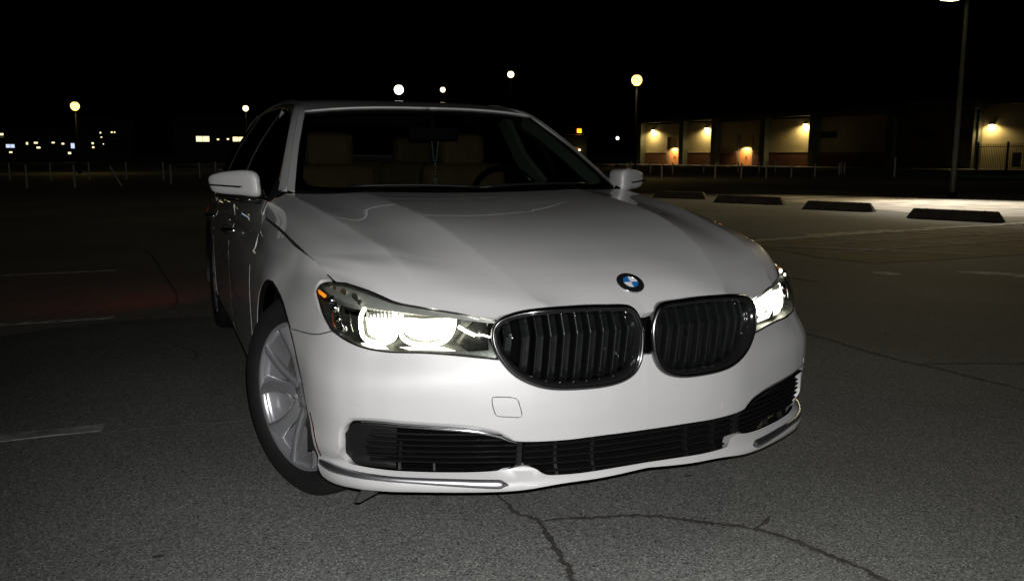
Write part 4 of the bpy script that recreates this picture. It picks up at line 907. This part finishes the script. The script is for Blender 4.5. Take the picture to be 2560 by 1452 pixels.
crack('sealed_crack',[(2.6,2.7),(2.75,2.35),(2.73,1.94),(2.71,1.57),(2.75,1.32),(2.76,1.08),(2.77,.81),(2.75,.3)],.012)
crack('sealed_crack',[(2.74,1.42),(2.83,1.39),(3.06,1.32),(3.3,1.2),(3.8,1.0)],.010,.0036)
crack('sealed_crack',[(-1.3,9.6),(-1.19,8.92),(-1.08,6.29),(-1.06,5.66),(-1.1,5.04)],.009,.0032,'tar2')
crack('sealed_crack',[(-1.35,3.79),(-1.16,3.58),(-1.06,3.3),(-1.1,3.15)],.008,.0032,'tar2')
crack('sealed_crack',[(-1.62,1.89),(-1.27,1.87),(-.94,1.82)],.005,.0032,'tar2')
crack('sealed_crack',[(5.2,9.4),(4.7,7.4),(4.5,5.6),(4.55,4.2)],.014)
for k,(x,y) in enumerate([(-1.348, 0.525), (0.485, 0.462), (3.236, 2.146)]):
    rng=np.random.RandomState(70+k); t=np.linspace(0,2*math.pi,15)[:-1]; r=.006+.006*rng.rand(14); sheet('asphalt_pock',[(x+a*1.6*math.cos(q),y+a*math.sin(q)) for a,q in zip(r,t)],.0040,'tar')
def line(x0,x1,y,w=.05):
    rng=np.random.RandomState(int(y*10)); xs=np.linspace(x0,x1,30); top=[(x,y+w+rng.uniform(-.008,.008)) for x in xs]; bot=[(x,y-w+rng.uniform(-.008,.008)) for x in xs[::-1]]
    bot[0]=(bot[0][0]-.02,bot[0][1]); return sheet('bay_line',top+bot,.0042,'line')
line(-6.6,-1.52,1.955,.048); line(-6.8,-1.53,4.80,.04); line(-7,-1.56,7.68,.035)
for y in(4.7,7.6,10.4): pass
# patched asphalt, concrete aprons and worn paint on the right
def ragged(P,a=.06,h=.25,seed=1):
    rng=np.random.RandomState(seed); P=resample(cr(A_(P),True,2),h); return P+rng.uniform(-a,a,P.shape)
def strip_(name,a,b,w,mat,z,seed):
    a=A_(a,);b=A_(b); d=(b-a); L=np.linalg.norm(d); d/=L; nn=A_([-d[1],d[0]]); rng=np.random.RandomState(seed); t=np.arange(0,L,.12)
    wl=w*(.6+.8*rng.rand(len(t))); wr=w*(.6+.8*rng.rand(len(t)))
    return sheet(name,[tuple(a+d*x+nn*y) for x,y in zip(t,wl)]+[tuple(a+d*x-nn*y) for x,y in zip(t[::-1],wr[::-1])],z,mat)
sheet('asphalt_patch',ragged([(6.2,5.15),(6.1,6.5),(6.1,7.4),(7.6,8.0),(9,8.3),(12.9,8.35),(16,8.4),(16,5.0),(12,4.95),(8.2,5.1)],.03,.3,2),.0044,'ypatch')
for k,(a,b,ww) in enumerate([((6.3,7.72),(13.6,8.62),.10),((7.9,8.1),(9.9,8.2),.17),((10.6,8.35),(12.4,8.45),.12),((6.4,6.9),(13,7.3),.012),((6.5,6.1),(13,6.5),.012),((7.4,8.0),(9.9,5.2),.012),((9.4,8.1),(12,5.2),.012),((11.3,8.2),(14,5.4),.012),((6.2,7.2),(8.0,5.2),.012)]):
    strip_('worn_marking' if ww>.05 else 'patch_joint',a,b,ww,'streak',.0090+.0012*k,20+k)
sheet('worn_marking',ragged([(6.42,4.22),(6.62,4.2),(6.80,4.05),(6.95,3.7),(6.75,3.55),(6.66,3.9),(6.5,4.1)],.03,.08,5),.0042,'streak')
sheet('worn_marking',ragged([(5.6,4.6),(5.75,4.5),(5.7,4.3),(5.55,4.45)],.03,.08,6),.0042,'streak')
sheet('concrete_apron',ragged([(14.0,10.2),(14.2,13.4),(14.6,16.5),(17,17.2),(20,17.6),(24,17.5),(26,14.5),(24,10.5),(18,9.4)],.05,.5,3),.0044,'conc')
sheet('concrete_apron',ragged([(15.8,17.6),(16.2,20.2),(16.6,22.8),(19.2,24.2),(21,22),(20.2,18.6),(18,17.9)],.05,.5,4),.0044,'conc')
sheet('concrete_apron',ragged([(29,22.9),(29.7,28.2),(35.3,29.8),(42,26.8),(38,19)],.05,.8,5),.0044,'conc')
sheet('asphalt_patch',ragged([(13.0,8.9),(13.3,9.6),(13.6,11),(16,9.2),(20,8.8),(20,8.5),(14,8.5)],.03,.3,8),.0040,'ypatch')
# ---- wheel stops
def stop(c,d,L,label):
    o=empty('wheel_stop',(c[0],c[1],0),label,'wheel stop','precast wheel stops in a row on the right',math.atan2(d[1],d[0]))
    V=[(-L/2,-.1,0.0),(L/2,-.1,0),(L/2,.1,0),(-L/2,.1,0),(-L/2+.12,-.06,.19),(L/2-.12,-.06,.19),(L/2-.12,.06,.19),(-L/2+.12,.06,.19)]
    b=mk('stop_bar',V,[(3,2,1,0),(4,5,6,7),(0,1,5,4),(1,2,6,5),(2,3,7,6),(3,0,4,7)],'curb',o); bevel(b,.02,3,20)
    for x in(-L*.3,L*.3): mk('stake_head',*[q for q in (lambda vf:([(v[0]+x,v[1],v[2]+.191) for v in vf[0]],vf[1]))(lathe([(0,.006),(.018,.005),(.022,-.004)],10,'z'))],'pole',o)
for (a,b,l) in [((12.45,19.34),(13.2,18.0),'farthest dark wheel stop, short and half behind the white mirror'),((12.55,16.6),(13.3,14.95),'second farthest wheel stop, dull grey-brown'),((12.72,13.5),(13.3,12.1),'black looking wheel stop between two brown ones'),((12.6,10.45),(13.2,8.95),'nearest whole wheel stop, brown with pale worn edge'),((12.9,8.2),(13.3,6.6),'wheel stop cut off by the right edge')]:
    a=A_(a);b=A_(b);c=(a+b)/2; stop(c,b-a,float(np.linalg.norm(b-a))+.12,l)
# ---- short posts
pm=None
def post(x,y,h,label,group,lean=0,r=.045):
    global pm
    if pm is None:
        bmx=lathe([(0,1),(.86,1),(1,.985),(1,0)],8,'z'); o=mk('post',*bmx,'wood',None,True); pm=o.data
    else: o=bpy.data.objects.new('post',pm); link(o)
    o.location=(x,y,0); o.scale=(r,r,h); o.rotation_euler=(0,lean,random.uniform(0,3)) if not lean else (0,lean,0); tag(o,label,'post',group); return o
ORD=['first','second','third','fourth','fifth','sixth','seventh','eighth','ninth','tenth','eleventh','twelfth','thirteenth','fourteenth','fifteenth','sixteenth','seventeenth','eighteenth']
def bearing(p): return math.atan2(p[0]+1.352,p[1]+2.118)
GR_='thin wooden posts across the lot on the right'; GL_='thin wooden posts across the lot on the left'
RP=sorted([(35.17,37.83),(33.61,38.02),(31.16,37.24),(28.99,36.65),(27.6,37.09),(24.49,37.55),(31.99,47.77),(31.26,49.35),(40.2,51.38),(39.73,48.39),(43.03,50.6),(39.56,40.5),(27.69,46.45),(31.45,52.24),(42.6,43.2),(45.5,46.5),(36.4,50.4)],key=bearing)
for i,(x,y) in enumerate(RP):
    far=math.hypot(x,y)>55
    post(x,y,random.uniform(.74,.86),'%s wooden post, %s from the left among those before the yellow-lit building'%('farther thin' if far else 'nearer bare',ORD[i]),GR_)
post(39.6,36.15,1.15,'tallest post, pale and alone before the dark stretch of wall',GR_,r=.055)
LP=sorted([(-6.42,43.09),(-4.78,32.98),(-4.76,42.88),(-3.26,32.85),(-3.19,43.05),(-1.61,43.25),(-.02,42.02),(.05,35.39),(1.75,44.46),(2.5,44.22)],key=bearing)
for i,(x,y) in enumerate(LP):
    post(x,y,random.uniform(.78,.88),'%s upright post in the dark lot, %s from the left edge of the photo'%('nearer pale' if y<38 else 'farther faint',ORD[i]),GL_,r=.034)
post(-1.75,34.5,.86,'leaning post tilted to the left among upright ones',GL_,lean=rad(-26),r=.034)
# ---- long building
FP=A_([68.98,110.48]); FD=A_([.14979,-.98872]); FN=A_([-FD[1],FD[0]])*-1     # outward = towards the lot
if FN@(A_([-1.35,-2.1])-FP)<0: FN=-FN
ang=math.atan2(FD[1],FD[0])
bld=empty('sports_building',(FP[0],FP[1],0),'long low building with yellow-lit bays, brick base and dark eaves','building',rz=ang)
sgn=1 if (A_([-math.sin(ang),math.cos(ang)])@FN)>0 else -1      # local +y*sgn is towards the lot
def B(name,x0,x1,y0,y1,z0,z1,mat,parent=bld,kind=None):
    V,F=box(((x0+x1)/2,sgn*(y0+y1)/2,(z0+z1)/2),(x1-x0,abs(y1-y0),z1-z0)); return mk(name,V,F,mat,parent,kind=kind)
piers=[-.3,8.7,14.9,23.4,31.0]
bays=[(-.3,8.7),(8.7,14.9),(14.9,23.4),(23.4,31.0),(31.0,41.3)]
doors={0:(4.84,7.5),2:(18.4,21.1)}
def brickwall(x0,x1,z0,z1,y,parent):
    V=[];F=[]; bw,bh=.60,.21; r=0; z=z0
    while z<z1-.01:
        x=x0-(bw/2 if r%2 else 0)
        while x<x1:
            a,b_=max(x,x0)+.012,min(x+bw,x1)-.012
            if b_-a>.05: join_=box(((a+b_)/2,sgn*(y+random.uniform(.0,.012)),z+bh/2-.01),(b_-a,.10,bh-.022)); n=len(V); V+=join_[0]; F+=[tuple(i+n for i in f) for f in join_[1]]
            x+=bw
        z+=bh; r+=1
    o=mk('brick_course',V,F,'brickd',parent,kind='stuff'); return o
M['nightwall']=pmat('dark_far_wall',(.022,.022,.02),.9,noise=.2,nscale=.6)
M['mortar']=pmat('mortar',(.07,.045,.03),.9)
for i,(a,b_) in enumerate(bays):
    dk='wall'
    segs=[(a,b_)] if i not in doors else [(a,doors[i][0]),(doors[i][1],b_)]
    for x0,x1 in segs:
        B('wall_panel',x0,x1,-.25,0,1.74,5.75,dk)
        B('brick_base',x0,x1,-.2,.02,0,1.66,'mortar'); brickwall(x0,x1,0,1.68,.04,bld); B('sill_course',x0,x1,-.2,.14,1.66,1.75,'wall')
    if i in doors:
        d0,d1=doors[i]; B('wall_panel',d0,d1,-.25,0,3.9,5.75,dk); B('transom',d0+.1,d1-.1,-.35,-.30,1.95,3.9,'wall')
        fr=B('door_frame',d0,d0+.12,-.55,.05,0,3.9,'darkwall'); B('door_frame',d1-.12,d1,-.55,.05,0,3.9,'darkwall')
        mdl=(d0+d1)/2
        pl=B('door_lamp',mdl-.15,mdl+.15,-.28,-.02,2.35,2.5,'roofm')
        ld=bpy.data.lights.new('door_light','SPOT'); ld.energy=300; ld.color=(1,.72,.35); ld.spot_size=rad(150); ld.spot_blend=.5; ld.shadow_soft_size=.1
        lo=bpy.data.objects.new('door_light',ld); link(lo,bld); lo.location=(mdl,sgn*.45,2.3); lo.rotation_euler=(rad(sgn*-25),0,0)
        for x0,x1 in((d0+.14,mdl-.01),(mdl+.01,d1-.14)):
            d=B('door',x0,x1,-.33,-.26,.03,1.92,'door'); V,F=box(((x1-.12) if x0<mdl-.1 else x0+.12,sgn*-.22,1.0),(.05,.06,.4)); mk('handle',V,F,'pole',d)
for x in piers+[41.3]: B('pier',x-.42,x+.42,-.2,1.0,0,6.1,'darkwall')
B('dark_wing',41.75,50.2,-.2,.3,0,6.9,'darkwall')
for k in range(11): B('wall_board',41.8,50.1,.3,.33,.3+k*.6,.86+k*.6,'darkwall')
B('eave',-1.2,50.9,-.5,1.5,5.95,6.5,'roofm'); B('gutter',-1.25,42,1.5,1.62,6.35,6.62,'pole')
B('roof',-1,50.6,-14,-.5,6.4,6.9,'roofm'); B('back_wall',-.5,50.2,-14,-13.7,0,6.4,'darkwall'); B('end_wall',-.6,-.35,-13.7,-.2,0,6.4,'darkwall'); B('end_wall',50.2,50.45,-13.7,-.2,0,6.4,'darkwall')
for x0,x1,z0,z1 in((31.54,33.78,3.33,4.06),(44.3,46.2,3.09,3.87),(48.2,49.6,3.3,3.6)):
    yy=.02 if x0<41 else .34
    v=B('vent',x0,x1,yy,yy+.08,z0,z1,'iron2')
    for k in range(5): B('vent_louvre',x0+.05,x1-.05,yy+.08,yy+.12,z0+.05+k*(z1-z0)/5,z0+.10+k*(z1-z0)/5,'roofm',v)
B('wall_panel',31.0,41.3,-.26,-.0,5.75,5.95,'darkwall')
# rooftop guard rail
for k in range(29):
    x=23.9+k*.62; B('rail_post',x,x+.05,.9,.95,6.5,7.35,'pole')
for z in(6.75,7.0,7.3): B('guard_rail',23.9,41.3,.9,.96,z,z+.05,'pole')
# right-hand wing wall beyond the corner
B('side_wing',50.45,72,-1.2,-.9,0,6.3,'wall'); B('wing_eave',50.45,72,-1.2,.2,6.3,6.7,'roofm')
def wallpack(x,z,y=.1,e=120,name='wall_lamp',lab=''):
    o=B('wall_lamp',x-.22,x+.22,y,y+.28,z,z+.26,'roofm'); B('lamp_glass',x-.19,x+.19,y+.03,y+.27,z-.10,z-.005,'pack',o)
    ld=bpy.data.lights.new('wall_lamp_light','SPOT'); ld.energy=e; ld.color=(1,.76,.36); ld.spot_size=rad(165); ld.spot_blend=.5; ld.shadow_soft_size=.12
    lo=bpy.data.objects.new('wall_lamp_light',ld); link(lo,bld); lo.location=(x,sgn*(y+.62),z-.12); lo.rotation_euler=(rad(sgn*-20),0,0)
wallpack(1.95,4.9,e=450); wallpack(12.87,4.95,e=450); wallpack(29.4,5.0,e=450); wallpack(51.4,4.35,y=-.9,e=230)
# ---- kerb, fence with gate and notice
sheet('kerb_base',[(43.4,34.2),(44.3,31.4),(44.6,31.5),(43.7,34.3)],.0044,'conc')
kb=mk('kerb_block',*xform(box((0,0,.09),(4.4,.25,.18)),Matrix.Translation((43.9,32.8,0))@Matrix.Rotation(rad(-72),4,'Z')),'cgreen'); tag(kb,'green painted kerb block lying before the dark fence','kerb'); bevel(kb,.03)
fo=empty('metal_fence',(50.9,39.8,0),'tall black picket fence with gate at the right edge below a wall lamp','fence',rz=math.atan2(-3.55,-.39)); FL=9.5
for z in(.25,1.85): mk('fence_rail',*box((FL/2,0,z),(FL,.05,.05)),'iron2',fo)
pk=None
for k in range(int(FL/.14)):
    if pk is None: o=mk('picket',*box((0,0,1.02),(.025,.025,2.04)),'iron2',fo); pk=o.data
    else: o=bpy.data.objects.new('picket',pk); link(o,fo)
    o.location=(k*.14,0,0)
for x in(0,2.4,4.0,6.8,9.4): mk('fence_post',*box((x,0,1.08),(.09,.09,2.16)),'iron2',fo)
sg=mk('notice_board',*box((3.1,.06,1.0),(.62,.03,.92)),'sign',fo)
for k in range(6): mk('notice_strip',*box((3.1,.08,1.33-k*.13),(.46-.06*(k%2),.006,.035)),'iron2',sg)
# ---- street lamps
def lamp(loc,h,head,label,mat,r,e=0,lc=(1,.75,.4),pole=True,arm=0,name='street_lamp',cat='street lamp'):
    o=empty(name,(loc[0],loc[1],0),label,cat)
    mk('pole',*lathe([(.06,0),(.035,h-.1),(0,h-.1)],10,'z'),'pole',o,True)
    mk('pole_base',*lathe([(.12,0),(.12,.2),(.06,.23)],10,'z'),'pole',o)
    mk('lamp_arm',*sweep([(0,0,h-.12),(0,0,h),(.0,-.12,h+.06)],circ(.04,6),[(1,0,0)]*3),'pole',o,True)
    mk('lamp_hood',*lathe([(0,h+r*1.12),(r*.3,h+r*1.1),(r*.45,h+r*.98),(r*.5,h+r*.9)],14,'z'),'pole',o,True)
    mk('globe',*lathe([(0,h-r),(r*.5,h-r*.87),(r*.87,h-r*.5),(r,h),(r*.92,h+r*.4),(r*.7,h+r*.72),(r*.4,h+r*.92),(0,h+r)],16,'z'),mat,o,True)
    if e:
        ld=bpy.data.lights.new('lamp_light','POINT'); ld.energy=e; ld.color=lc; ld.shadow_soft_size=r
        lo=bpy.data.objects.new('lamp_light',ld); link(lo,o); lo.location=(0,0,h-r*1.6)
    return o
lamp((-4.43,60.39),4.2,0,'leftmost street lamp with yellow globe, low over the dark lot','sodium',.27,e=50,lc=(1,.7,.2))
lamp((7.95,77.24),5.15,0,'small street lamp with warm globe just left of the car roof','sodium2',.25,e=25)
lamp((15.86,57.36),5.65,0,'bright white street lamp above the car roof','whiteg',.33)
lamp((25.31,75.57),7.15,0,'small street lamp with warm globe second from the car roof centre','sodium2',.24)
lamp((20.98,49.72),6.25,0,'tall street lamp with warm globe above the right end of the roof','sodium2',.21)
lamp((22.89,37.67),5.05,0,'yellow street lamp standing right of the car roof','sodium',.28,e=70,lc=(1,.7,.25))
lamp((44.95,77.4),3.0,0,'low white lamp between the car pillar and the yellow-lit building','whiteg',.17)
o=lamp((41.27,78.79),1.8,0,'tiny low lamp seen at the edge of the car pillar','sodium2',.12)
ob=empty('kiosk',(41.3,79.1,0),'small hut with an orange lamp under its eave','kiosk',rz=rad(-20))
mk('kiosk_wall',*box((-1.4,.9,1.5),(4.6,1.4,3.0)),'darkwall',ob); mk('kiosk_roof',*box((-1.4,.7,3.1),(5.2,2.4,.16)),'roofm',ob); mk('kiosk_door',*box((-.4,.17,1.1),(.9,.06,2.1)),'door',ob)
mk('kiosk_lamp',*box((0.05,-.05,3.75),(.42,.3,.42)),'orangeg',ob); mk('lamp_bracket',*box((-1.6,.05,4.02),(3.4,.06,.05)),'pole',ob); mk('lamp_shelf',*box((-.4,.05,3.35),(1.8,.5,.05)),'roofm',ob); mk('lamp_mast',*box((-.3,.3,3.6),(.1,.1,.9)),'pole',ob)
ld=bpy.data.lights.new('kiosk_light','POINT'); ld.energy=60; ld.color=(1,.25,.02); ld.shadow_soft_size=.2; lo=bpy.data.objects.new('kiosk_light',ld); link(lo,ob); lo.location=(.05,-.35,3.6)
# tall flood pole on the right
M['galv']=pmat('galvanised_steel',(.085,.09,.08),.6,noise=.2,nscale=8)
fp=empty('flood_pole',(20.75,16.35,0),'tall slim steel flood pole rising out of the top right corner','light pole')
mk('pole',*lathe([(.085,0),(.055,5.72),(0,5.72)],12,'z'),'galv',fp,True); mk('pole_base',*lathe([(.14,0),(.14,.12),(.09,.15)],12,'z'),'pole',fp)
mk('lamp_arm',*box((-.25,0,5.66),(.7,.06,.06)),'pole',fp); fh=mk('flood_head',*box((-.7,0,5.64),(.55,.34,.16)),'roofm',fp); bevel(fh,.03); mk('flood_glass',*box((-.7,0,5.545),(.44,.26,.035)),'sodium2',fp)
for k,(loc,aim,e,sz,c) in enumerate([((-.7,0,5.4),(-3.2,-3.4,0),3600,62,(1,.92,.80)),((-.7,0,5.4),(-9,-3,0),1100,112,(1,.80,.45))]):
    ld=bpy.data.lights.new('flood_light','SPOT'); ld.energy=e; ld.color=c; ld.spot_size=rad(sz); ld.spot_blend=.85; ld.shadow_soft_size=.12
    lo=bpy.data.objects.new('flood_light',ld); link(lo,fp); lo.location=loc; lo.rotation_euler=(Vector(aim)-Vector(loc)).to_track_quat('-Z','Y').to_euler()
# ---- far buildings with lit windows, left
def house(name,c,sz,label,wins,rz=0):
    o=empty(name,(c[0],c[1],0),label,'building',rz=rz)
    mk('wall',*box((0,sz[1]/2,sz[2]/2),sz),'nightwall',o)
    L,Wd=sz[0]/2+.4,sz[1]; V=[(-L,-.5,sz[2]),(L,-.5,sz[2]),(L,Wd+.5,sz[2]),(-L,Wd+.5,sz[2]),(-L,Wd/2,sz[2]+1.6),(L,Wd/2,sz[2]+1.6)]
    mk('roof',V,[(0,1,5,4),(2,3,4,5),(0,4,3),(1,2,5),(3,2,1,0)],'roofm',o)
    for x,z,w_,h_,m in wins:
        f=mk('window',*box((x,-.04,z),(w_+.12,.08,h_+.12)),'iron2',o)
        mk('pane',*box((x,-.09,z),(w_,.02,h_)),m,f)
        if w_>1: mk('mullion',*box((x,-.11,z),(.06,.03,h_)),'iron2',f)
    return o
# the clubhouse right of the leftmost lamp
house('clubhouse',(11.0,125.8),(14,8,5.0),'far dark clubhouse with two brightly lit windows beside the car mirror',[(-3.2,3.35,1.7,.72,'winlit'),(1.5,3.35,1.5,.62,'winlit'),(3.2,3.4,.5,.5,'winlit'),(-1.2,3.3,.3,.2,'winlit'),(.1,3.35,.3,.2,'winlit')],rad(-8))
def dirpt(px,dist):   # ground position seen under a bearing
    th=_y+math.atan((px-1280)/2175); return (-1.352+dist*math.sin(th),-2.118+dist*math.cos(th))
for k,(px,dist,wins,l) in enumerate([(22,150,[(0,4.1,.5,.3,'winlit'),(1.0,2.4,1.1,.5,'winblue'),(3.2,2.8,.25,.35,'winlit'),(1.0,1.5,.4,.2,'winlit')],'farthest left dark house with one small cool-lit window'),
 (105,150,[(0,2.9,.5,.25,'winlit'),(.3,2.2,.5,.25,'winlit'),(2.3,2.95,.4,.2,'winlit'),(3.6,2.8,.35,.25,'winlit')],'dark far house with four tiny lights, second from the left'),
 (190,150,[(.3,2.5,.5,.75,'winblue'),(-.2,1.4,.4,.3,'winlit'),(1,2.7,.2,.2,'winlit')],'dark far house below the leftmost lamp with an upright cool-lit window'),
 (245,150,[(0,2.9,.3,.25,'winlit'),(0.05,2.3,.3,.25,'winlit'),(1.5,2.8,.15,.15,'winlit')],'dark far house with two lights one above the other'),
 (280,150,[(-.8,4.5,.2,.25,'winlit'),(-.7,3.8,.25,.2,'winlit'),(.8,4.6,.25,.2,'winlit'),(1.2,4.6,.2,.2,'winlit')],'dark taller far house with faint lights high on its front')]):
    x,y=dirpt(px,dist); house('far_house',(x,y),(7.5,6,3.6 if k<4 else 5.2),l,wins,-(math.atan2(x+1.35,y+2.1)))
sc.collection.objects.link
